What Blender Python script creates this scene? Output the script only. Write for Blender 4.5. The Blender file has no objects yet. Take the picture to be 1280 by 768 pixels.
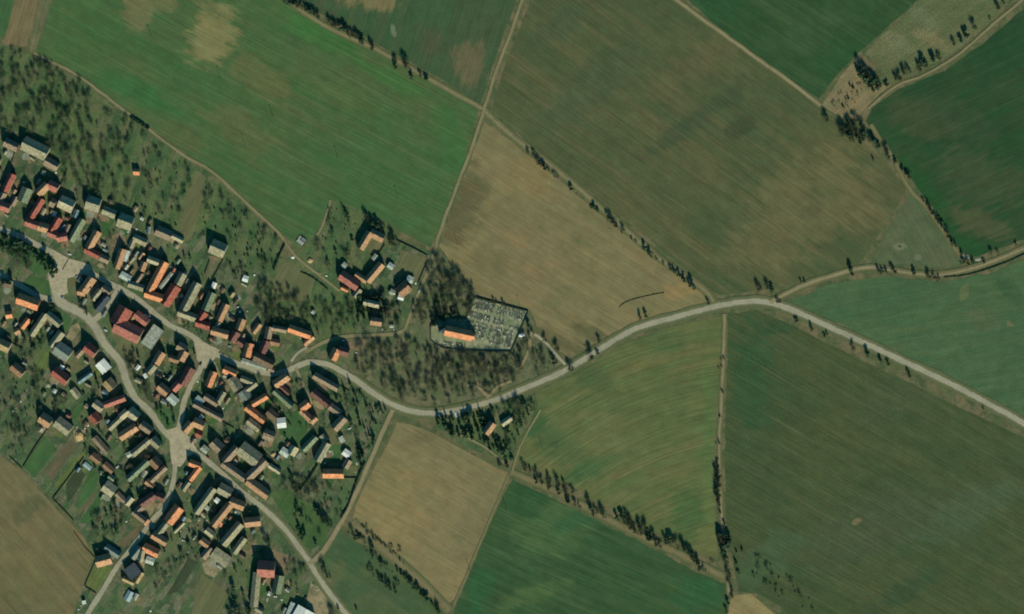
import bpy, bmesh, math, random
from mathutils import Vector, Matrix, noise
random.seed(7)
SC = bpy.context.scene
COL = SC.collection
R = math.radians
# ------------------------------------------------------------------ camera
CAMH = 4000.0
cam_d = bpy.data.cameras.new('camera'); cam = bpy.data.objects.new('camera', cam_d); COL.objects.link(cam)
cam.location = (0, 0, CAMH); cam.rotation_euler = (0, 0, 0)
cam_d.sensor_width = 36.0; cam_d.lens = 36.0 * CAMH / 1280.0
cam_d.clip_start = 10; cam_d.clip_end = 60000
SC.camera = cam
# ------------------------------------------------------------------ light
SUN_EL, SUN_AZ = 30.5, 164.0            # azimuth clockwise from north (+Y)
world = bpy.data.worlds.new('World'); SC.world = world; world.use_nodes = True
wn = world.node_tree; bg = wn.nodes['Background']
sky = wn.nodes.new('ShaderNodeTexSky'); sky.sky_type = 'NISHITA'; sky.sun_disc = False
sky.sun_elevation = R(SUN_EL); sky.sun_rotation = R(SUN_AZ); sky.air_density = 1.3
tint = wn.nodes.new('ShaderNodeMix'); tint.data_type = 'RGBA'; tint.blend_type = 'MULTIPLY'; tint.inputs[0].default_value = 1.0
tint.inputs[7].default_value = (.24, .95, 1.3, 1); wn.links.new(sky.outputs[0], tint.inputs[6]); wn.links.new(tint.outputs[2], bg.inputs[0]); bg.inputs[1].default_value = 0.065
sun_d = bpy.data.lights.new('sun', 'SUN'); sun = bpy.data.objects.new('sun', sun_d); COL.objects.link(sun)
sun_d.energy = 5.0; sun_d.angle = R(0.5); sun_d.color = (1.0, 0.93, 0.745)
sv = Vector((math.sin(R(SUN_AZ)) * math.cos(R(SUN_EL)), math.cos(R(SUN_AZ)) * math.cos(R(SUN_EL)), math.sin(R(SUN_EL))))
sun.rotation_euler = sv.to_track_quat('Z', 'Y').to_euler()
SC.view_settings.view_transform = 'Standard'; SC.view_settings.look = 'None'
SC.view_settings.gamma = 1.0; SC.view_settings.use_curve_mapping = False
SC.view_settings.exposure = 0.57
SC.render.film_transparent = False
SC.cycles.pixel_filter_type = 'BLACKMAN_HARRIS'; SC.cycles.filter_width = 1.9
SC.cycles.max_bounces = 4; SC.cycles.diffuse_bounces = 1; SC.cycles.glossy_bounces = 1
GAIN = 1.44                              # sunlit level of flat ground over its albedo

def lin(c):
    c /= 255.0
    return c / 12.92 if c <= 0.04045 else ((c + 0.055) / 1.055) ** 2.4
def A(r, g, b, k=1.0):
    return (min(.85, lin(r) / GAIN * k), min(.85, lin(g) / GAIN * k), min(.85, lin(b) / GAIN * k), 1)
def P(x, y, z=0.0):                      # photo pixel (1 px = 1 m on the ground) -> world
    return Vector((x - 640.0, 384.0 - y, z))

# ------------------------------------------------------------------ object helpers
def link(name, me, mat=None, parent=None):
    o = bpy.data.objects.new(name, me); COL.objects.link(o)
    if mat is not None and me is not None and not me.materials: me.materials.append(mat)
    if parent is not None: o.parent = parent
    return o
def tag(o, label=None, cat=None, group=None, kind=None):
    if label: o['label'] = label
    if cat: o['category'] = cat
    if group: o['group'] = group
    if kind: o['kind'] = kind
    return o
def empty(name, loc, rz=0.0):
    o = bpy.data.objects.new(name, None); COL.objects.link(o)
    o.location = loc; o.rotation_euler = (0, 0, rz); o.empty_display_size = 0.5
    return o
def mesh(name, verts, faces, smooth=False):
    me = bpy.data.meshes.new(name); me.from_pydata([tuple(v) for v in verts], [], faces); me.update()
    if smooth:
        for p in me.polygons: p.use_smooth = True
    return me
class MB:
    def __init__(s): s.v = []; s.f = []; s.m = []
    def add(s, vs, fs, mi=0):
        b = len(s.v); s.v += [Vector(v) for v in vs]
        for f in fs: s.f.append([b + i for i in f]); s.m.append(mi)
    def box(s, c, sx, sy, sz, rz=0.0, mi=0):
        m = Matrix.Rotation(rz, 3, 'Z'); vs = []
        for z in (-1, 1):
            for x, y in ((-1, -1), (1, -1), (1, 1), (-1, 1)):
                vs.append(Vector(c) + m @ Vector((x * sx / 2, y * sy / 2, z * sz / 2)))
        s.add(vs, [(3, 2, 1, 0), (4, 5, 6, 7), (0, 1, 5, 4), (1, 2, 6, 5), (2, 3, 7, 6), (3, 0, 4, 7)], mi)
    def tube(s, a, b, r0, r1, n=6, mi=0):
        a, b = Vector(a), Vector(b); d = (b - a)
        if d.length < 1e-6: return
        d.normalize(); u = d.orthogonal().normalized(); w = d.cross(u)
        vs = []
        for p, r in ((a, r0), (b, r1)):
            for i in range(n):
                t = 2 * math.pi * i / n
                vs.append(p + (u * math.cos(t) + w * math.sin(t)) * r)
        fs = [(i, (i + 1) % n, n + (i + 1) % n, n + i) for i in range(n)] + [tuple(range(n - 1, -1, -1)), tuple(range(n, 2 * n))]
        s.add(vs, fs, mi)
    def build(s, name, mats, parent=None, smooth=False):
        me = mesh(name, s.v, s.f, smooth)
        mats = mats if isinstance(mats, (list, tuple)) else [mats]
        for m in mats: me.materials.append(m)
        if len(mats) > 1:
            for p, k in zip(me.polygons, s.m): p.material_index = k
        return link(name, me, None, parent)

# ------------------------------------------------------------------ material helpers
class NT:
    def __init__(s, name, rough=0.95, spec=0.1):
        s.mat = bpy.data.materials.new(name); s.mat.use_nodes = True; s.t = s.mat.node_tree
        s.b = s.t.nodes['Principled BSDF']; s.b.inputs['Roughness'].default_value = rough
        s.b.inputs['Specular IOR Level'].default_value = spec
        s.geo = s.t.nodes.new('ShaderNodeNewGeometry'); s.pos = s.geo.outputs['Position']
        s.tc = None
    def n(s, t): return s.t.nodes.new(t)
    def obj(s):
        if s.tc is None: s.tc = s.n('ShaderNodeTexCoord')
        return s.tc.outputs['Object']
    def uv(s):
        if s.tc is None: s.tc = s.n('ShaderNodeTexCoord')
        return s.tc.outputs['UV']
    def l(s, a, b): s.t.links.new(a, b)
    def mapped(s, loc=(0, 0, 0), rot=0.0, scale=(1, 1, 1), src=None):
        m = s.n('ShaderNodeMapping'); m.vector_type = 'TEXTURE'
        m.inputs[1].default_value = loc; m.inputs[2].default_value = (0, 0, rot); m.inputs[3].default_value = scale
        s.l(src or s.pos, m.inputs[0]); return m.outputs[0]
    def noise(s, vec, scale, detail=3.0, rough=0.55):
        k = s.n('ShaderNodeTexNoise'); s.l(vec, k.inputs['Vector'])
        k.inputs['Scale'].default_value = scale; k.inputs['Detail'].default_value = detail; k.inputs['Roughness'].default_value = rough
        return k.outputs['Fac']
    def ramp(s, f, a, b):
        k = s.n('ShaderNodeMapRange'); k.clamp = True; k.interpolation_type = 'SMOOTHSTEP'; s.l(f, k.inputs[0])
        k.inputs[1].default_value = a; k.inputs[2].default_value = b; return k.outputs[0]
    def math(s, op, a, b=None):
        k = s.n('ShaderNodeMath'); k.operation = op
        for i, v in enumerate((a, b)):
            if v is None: continue
            if isinstance(v, (int, float)): k.inputs[i].default_value = v
            else: s.l(v, k.inputs[i])
        return k.outputs[0]
    def mix(s, f, a, b, mode='MIX'):
        k = s.n('ShaderNodeMix'); k.data_type = 'RGBA'; k.blend_type = mode
        for sock, v in ((k.inputs[0], f), (k.inputs[6], a), (k.inputs[7], b)):
            if isinstance(v, (int, float)): sock.default_value = v
            elif isinstance(v, tuple): sock.default_value = v
            else: s.l(v, sock)
        return k.outputs[2]
    def done(s, c):
        s.l(c, s.b.inputs['Base Color']); return s.mat
    def val(s, c, f, lo, hi):                # multiply colour by a value map lo..hi
        k = s.n('ShaderNodeMapRange'); s.l(f, k.inputs[0]); k.inputs[3].default_value = lo; k.inputs[4].default_value = hi
        k.inputs[1].default_value = .25; k.inputs[2].default_value = .75
        h = s.n('ShaderNodeVectorMath'); h.operation = 'SCALE'; s.l(c, h.inputs[0]); s.l(k.outputs[0], h.inputs['Scale'])
        return h.outputs[0]

def field_mat(name, base, second, third, ang, patches=(), furrow=0.5, speck=0.22, big=120.0, tram=0.0, tramw=24.0, arc=None):
    """crop or soil: soft swathes along the ploughing direction `ang` (deg, world), blotches, fine grain, local bare or lush patches"""
    m = NT(name); a = R(ang); off = (random.uniform(-3000, 3000), random.uniform(-3000, 3000), 0)
    S = m.pos
    if arc:                                # curved furrows round a far turning point
        a = 0.0; c0 = P(*arc); d0 = m.n('ShaderNodeVectorMath'); d0.operation = 'SUBTRACT'; m.l(m.pos, d0.inputs[0]); d0.inputs[1].default_value = c0
        fl = m.n('ShaderNodeVectorMath'); fl.operation = 'MULTIPLY'; m.l(d0.outputs[0], fl.inputs[0]); fl.inputs[1].default_value = (1, 1, 0)
        ln = m.n('ShaderNodeVectorMath'); ln.operation = 'LENGTH'; m.l(fl.outputs[0], ln.inputs[0]); xs = m.n('ShaderNodeSeparateXYZ'); m.l(fl.outputs[0], xs.inputs[0])
        cb_ = m.n('ShaderNodeCombineXYZ'); m.l(m.math('MULTIPLY', m.math('ARCTAN2', xs.outputs[1], xs.outputs[0]), 540.0), cb_.inputs[0]); m.l(ln.outputs['Value'], cb_.inputs[1]); S = cb_.outputs[0]
    blob = m.noise(m.mapped(off), 1 / big, 4, .6)
    c = m.mix(m.ramp(blob, .38, .66), A(*base), A(*second))
    sw = m.noise(m.mapped(off, a, (260, 14, 1), src=S), 1.0, 3, .6)
    c = m.mix(m.math('MULTIPLY', m.ramp(sw, .42, .7), .75), c, A(*third))
    for (x, y, rx, ry, rot, col, amt) in patches:
        p = P(x, y); v = m.mapped(p, R(-rot), (rx, ry, 1e6))
        wob = m.noise(m.mapped(off, a, (38, 9, 1), src=S), 1.0, 4, .65)
        wob2 = m.noise(m.pos, 1 / 45.0, 3, .6)
        d = m.n('ShaderNodeVectorMath'); d.operation = 'LENGTH'; m.l(v, d.inputs[0])
        e = m.math('ADD', d.outputs['Value'], m.math('MULTIPLY', m.math('SUBTRACT', wob, .5), 1.9))
        e = m.math('ADD', e, m.math('MULTIPLY', m.math('SUBTRACT', wob2, .5), 1.3))
        f = m.math('MULTIPLY', m.math('SUBTRACT', 1.0, m.ramp(e, .5, 1.05)), amt)
        c = m.mix(f, c, A(*col))
    fur = m.noise(m.mapped(off, a, (70, 2.2, 1), src=S), 1.0, 2, .5)
    c = m.val(c, fur, 1 - furrow * .32, 1 + furrow * .32)
    if tram:
        w = m.n('ShaderNodeTexWave'); w.wave_type = 'BANDS'; w.bands_direction = 'Y'
        m.l(m.mapped(off, a, (tramw * 6.28 / 1.0, tramw, 1), src=S), w.inputs['Vector'])
        w.inputs['Scale'].default_value = 0.31416; w.inputs['Distortion'].default_value = .25; w.inputs['Detail'].default_value = 1
        c = m.mix(m.math('MULTIPLY', m.ramp(w.outputs['Fac'], .955, .985), tram), c, m.mix(1.0, c, (1.5, 1.25, 1.3, 1), 'MULTIPLY'))
    mot = m.noise(m.mapped((off[1], off[0], 0), a, (20, 9, 1)), 1.0, 5, .72); c = m.val(c, mot, .86, 1.14)
    hue = m.noise(m.mapped((off[0] + 40, off[1] - 70, 0), a, (46, 17, 1)), 1.0, 4, .68)
    c = m.mix(m.math('MULTIPLY', m.ramp(hue, .5, .72), .4), c, m.mix(1.0, c, (1.28, 1.0, .92, 1), 'MULTIPLY'))
    c = m.mix(m.math('MULTIPLY', m.math('SUBTRACT', 1.0, m.ramp(hue, .3, .48)), .4), c, m.mix(1.0, c, (.74, .98, .92, 1), 'MULTIPLY'))
    g = m.noise(m.pos, 1 / 1.8, 3, .7)
    c = m.val(c, g, 1 - speck, 1 + speck)
    g2 = m.noise(m.mapped(off), 1 / 16.0, 3, .6)
    c = m.val(c, g2, .88, 1.12)
    return m.done(c)

def ground_mat(name, cols, scale=14.0, speck=.3, fine=2.2, plot=None):
    m = NT(name); off = (random.uniform(-900, 900), random.uniform(-900, 900), 0)
    c = A(*cols[0])
    for i, col in enumerate(cols[1:]):
        f = m.noise(m.mapped((off[0] + 97 * i, off[1] - 53 * i, 0)), 1 / (scale * (.55 + .5 * i)), 5, .68)
        c = m.mix(m.ramp(f, .47, .63), c, A(*col))
    if plot:
        ang, lx, ly, amt, pal = plot; k = m.n('ShaderNodeTexVoronoi'); k.distance = 'CHEBYCHEV'; m.l(m.mapped(off, R(ang), (lx, ly, 1e5)), k.inputs['Vector']); k.inputs['Scale'].default_value = 1.0; k.inputs['Randomness'].default_value = .8
        sc_ = m.n('ShaderNodeSeparateColor'); m.l(k.outputs['Color'], sc_.inputs[0]); cr = m.n('ShaderNodeValToRGB'); cr.color_ramp.interpolation = 'CONSTANT'; m.l(sc_.outputs[0], cr.inputs[0])
        while len(cr.color_ramp.elements) < len(pal): cr.color_ramp.elements.new(.5)
        for i_, pc in enumerate(pal): cr.color_ramp.elements[i_].position = i_ / len(pal); cr.color_ramp.elements[i_].color = A(*pc)
        c = m.mix(m.math('MULTIPLY', m.ramp(m.noise(m.pos, 1 / 7.0, 4, .7), .25, .6), amt), c, cr.outputs[0])
        st = m.noise(m.mapped(off, R(ang), (26, 1.6, 1)), 1.0, 2, .5); c = m.val(c, st, .86, 1.14)
    c = m.val(c, m.noise(m.pos, 1 / fine, 4, .75), 1 - speck, 1 + speck)
    c = m.val(c, m.noise(m.mapped(off), 1 / 9.0, 3, .6), .82, 1.18)
    return m.done(c)

def road_mat(name, core, edge, rut=0.0, spread=.35):
    m = NT(name); u = m.n('ShaderNodeSeparateXYZ'); m.l(m.uv(), u.inputs[0])
    d = m.math('ABSOLUTE', m.math('SUBTRACT', u.outputs[0], .5)); d = m.math('MULTIPLY', d, 2.0)
    w = m.noise(m.pos, 1 / 5.0, 4, .7)
    e = m.math('ADD', d, m.math('MULTIPLY', m.math('SUBTRACT', w, .5), 1.1))
    c = m.val(A(*core) if False else m.mix(m.ramp(m.noise(m.pos, 1 / 22.0, 3, .6), .4, .65), A(*core), A(*[v * .93 for v in core])), m.noise(m.pos, 1 / 1.6, 3, .7), .84, 1.16)
    if rut:
        r = m.math('SUBTRACT', 1.0, m.ramp(m.math('ABSOLUTE', m.math('SUBTRACT', d, .02)), .05, .38))
        c = m.mix(m.math('MULTIPLY', r, rut), c, A(*edge))
    c = m.mix(m.ramp(e, 1 - spread, 1.08), c, A(*edge))
    return m.done(c)

def roof_mat(name, col, var=.2, moss=None, hue=.0):
    m = NT(name, .8, .2); oi = m.n('ShaderNodeObjectInfo'); rnd = oi.outputs['Random']
    sh = m.n('ShaderNodeVectorMath'); sh.operation = 'SCALE'; m.l(oi.outputs['Location'], sh.inputs[0]); sh.inputs['Scale'].default_value = 1.37
    base = A(*col, 1 / 1.22)
    v = m.n('ShaderNodeTexVoronoi'); m.l(m.pos, v.inputs['Vector']); v.inputs['Scale'].default_value = .8
    sx = m.n('ShaderNodeSeparateColor'); m.l(v.outputs['Color'], sx.inputs[0])
    c = m.val(m.mix(rnd, base, (base[0] * .86, base[1] * .9, base[2] * .93, 1)), sx.outputs[0], 1 - var * .6, 1 + var * .6)
    n1 = m.noise(m.pos, 1 / 3.5, 4, .7)
    c = m.val(c, n1, 1 - var * 1.1, 1 + var)
    if moss:
        c = m.mix(m.math('MULTIPLY', m.ramp(m.noise(m.pos, 1 / 6.0, 4, .65), .5, .7), .6), c, A(*moss, 1 / 1.22))
    return m.done(c)

def plain_mat(name, col, var=.25, sc=1.0, rough=.9, k=1.0, rnd=0.0):
    m = NT(name, rough); c = A(*col, k)
    c = m.val(m.mix(m.noise(m.pos, sc * .37, 3, .6), c, (c[0] * .8, c[1] * .82, c[2] * .85, 1)), m.noise(m.pos, sc, 3, .6), 1 - var, 1 + var)
    if rnd:
        oi = m.n('ShaderNodeObjectInfo'); k2 = m.n('ShaderNodeMapRange'); m.l(oi.outputs['Random'], k2.inputs[0])
        k2.inputs[3].default_value = 1 - rnd; k2.inputs[4].default_value = 1 + rnd
        h = m.n('ShaderNodeVectorMath'); h.operation = 'SCALE'; m.l(c, h.inputs[0]); m.l(k2.outputs[0], h.inputs['Scale']); c = h.outputs[0]
    return m.done(c)

# ------------------------------------------------------------------ ground sheets
def smooth_poly(pts, closed=True, step=7.0, jit=.8, seed=0):
    out = []; n = len(pts); rng = range(n if closed else n - 1)
    for i in rng:
        p0 = Vector(pts[(i - 1) % n] if closed or i > 0 else pts[i]); p1 = Vector(pts[i]); p2 = Vector(pts[(i + 1) % n])
        p3 = Vector(pts[(i + 2) % n] if closed or i + 2 < n else pts[i + 1])
        L = (p2 - p1).length; k = max(1, int(L / step))
        sharp = closed
        for j in range(k):
            t = j / k
            if sharp:
                q = p1.lerp(p2, t)
            else:
                q = 0.5 * ((2 * p1) + (p2 - p0) * t + (2 * p0 - 5 * p1 + 4 * p2 - p3) * t * t + (3 * p1 - p0 - 3 * p2 + p3) * t ** 3)
            w = noise.noise_vector(Vector((q.x * .06 + seed, q.y * .06, seed * 1.7))) * jit * 2 + noise.noise_vector(Vector((q.x * .31, q.y * .31 + seed, 3.1))) * jit
            out.append(Vector((q.x + w.x, q.y + w.y)))
    if not closed: out.append(Vector(pts[-1]))
    return out
ZN = [0.02]
def sheet(name, pts, mat, z=None, jit=.8, step=7.0):
    pts = smooth_poly([Vector(p) for p in pts], True, step, jit, len(name) + pts[0][0] * .01)
    if z is None: z = ZN[0]; ZN[0] += 0.0025
    vs = [P(p.x, p.y, z) for p in pts]
    area = sum(a.x * b.y - b.x * a.y for a, b in zip(vs, vs[1:] + vs[:1]))
    if area < 0: vs.reverse()
    me = mesh(name, vs, [list(range(len(vs)))])
    return tag(link(name, me, mat), kind='structure')
ZR = [0.33]
def ribbon(name, pts, w, mat, z=None, jit=.35, taper=1.0):
    if z is None: z = ZR[0]; ZR[0] += 0.003
    c = smooth_poly([Vector(p) for p in pts], False, 4.0, jit, pts[0][0] * .013)
    vs, fs, uv = [], [], []
    for i, p in enumerate(c):
        d = (c[min(i + 1, len(c) - 1)] - c[max(i - 1, 0)]).normalized(); nrm = Vector((-d.y, d.x))
        ww = w[0] + (w[1] - w[0]) * i / (len(c) - 1) if isinstance(w, tuple) else w
        h = ww * (.5 + .09 * noise.noise(Vector((p.x * .05, p.y * .05, z * 30))))
        for s in (1, -1):
            q = p + nrm * h * s; vs.append(P(q.x, q.y, z))
        if i: fs.append((2 * i - 2, 2 * i - 1, 2 * i + 1, 2 * i))
    me = mesh(name, vs, fs); ul = me.uv_layers.new(name='uv')
    for poly in me.polygons:
        for li in poly.loop_indices:
            vi = me.loops[li].vertex_index; ul.data[li].uv = (vi % 2, (vi // 2) * 4.0)
        if poly.normal.z < 0: poly.flip()
    return tag(link(name, me, mat), kind='structure')

base = mesh('ground', [(-9000, -9000, 0), (9000, -9000, 0), (9000, 9000, 0), (-9000, 9000, 0)], [(0, 1, 2, 3)])
tag(link('ground', base, ground_mat('verge_grass', [(84, 92, 60), (104, 98, 68), (70, 84, 54), (112, 102, 74)], 16, .22)), kind='structure')
M_VILL = ground_mat('village_ground', [(72, 92, 60), (96, 102, 72), (52, 72, 50), (116, 112, 84), (76, 100, 62)], 9, .5, 1.7, (57, 17, 7, .8, [(64, 88, 56), (96, 100, 72), (78, 98, 62), (104, 98, 74), (52, 72, 50), (88, 100, 64), (112, 110, 86), (60, 82, 54), (82, 84, 62)]))
M_ORCH = ground_mat('orchard_grass', [(66, 90, 56), (86, 98, 62), (54, 76, 50), (98, 102, 68), (72, 98, 58)], 12, .42, 2.0, (72, 60, 9, .6, [(66, 90, 56), (92, 100, 66), (80, 98, 60), (104, 102, 72), (58, 80, 52), (98, 108, 68), (74, 94, 58)]))
M_WOOD = ground_mat('leaf_litter', [(94, 98, 70), (108, 104, 76), (74, 86, 58), (116, 110, 82), (84, 98, 64)], 12, .34, 1.8)
sheet('village_ground', [(-40, 160), (30, 160), (70, 205), (120, 240), (200, 285), (245, 275), (310, 300), (350, 320), (430, 360), (500, 300), (540, 315), (525, 360), (500, 415), (430, 430), (430, 455),
      (490, 512), (475, 560), (445, 620), (425, 655), (400, 700), (440, 790), (80, 800), (105, 730), (118, 695), (95, 655), (30, 588), (0, 566), (-60, 540)], M_VILL)
sheet('orchard_ground', [(-40, 45), (5, 56), (36, 68), (42, 72), (100, 100), (160, 145), (225, 194), (270, 222), (310, 262), (352, 302), (340, 335), (300, 345), (250, 290), (205, 290), (120, 245), (65, 212), (28, 164), (-40, 166)], M_ORCH)
sheet('wood_ground', [(545, 312), (560, 325), (592, 362), (600, 372), (664, 390), (668, 412), (705, 452), (690, 462), (650, 482), (610, 496), (560, 506), (520, 505), (490, 495), (462, 476), (432, 452), (400, 440), (440, 425), (505, 415), (530, 365)], M_WOOD)
sheet('hillside_ground', [(345, 325), (372, 320), (395, 292), (413, 252), (440, 260), (470, 272), (500, 295), (470, 330), (455, 395), (440, 425), (370, 430), (335, 410), (330, 360)], M_ORCH)
sheet('meadow', [(540, 522), (600, 514), (640, 500), (664, 492), (673, 512), (650, 545), (637, 575), (600, 566), (570, 552), (545, 534)], M_ORCH)

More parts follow.
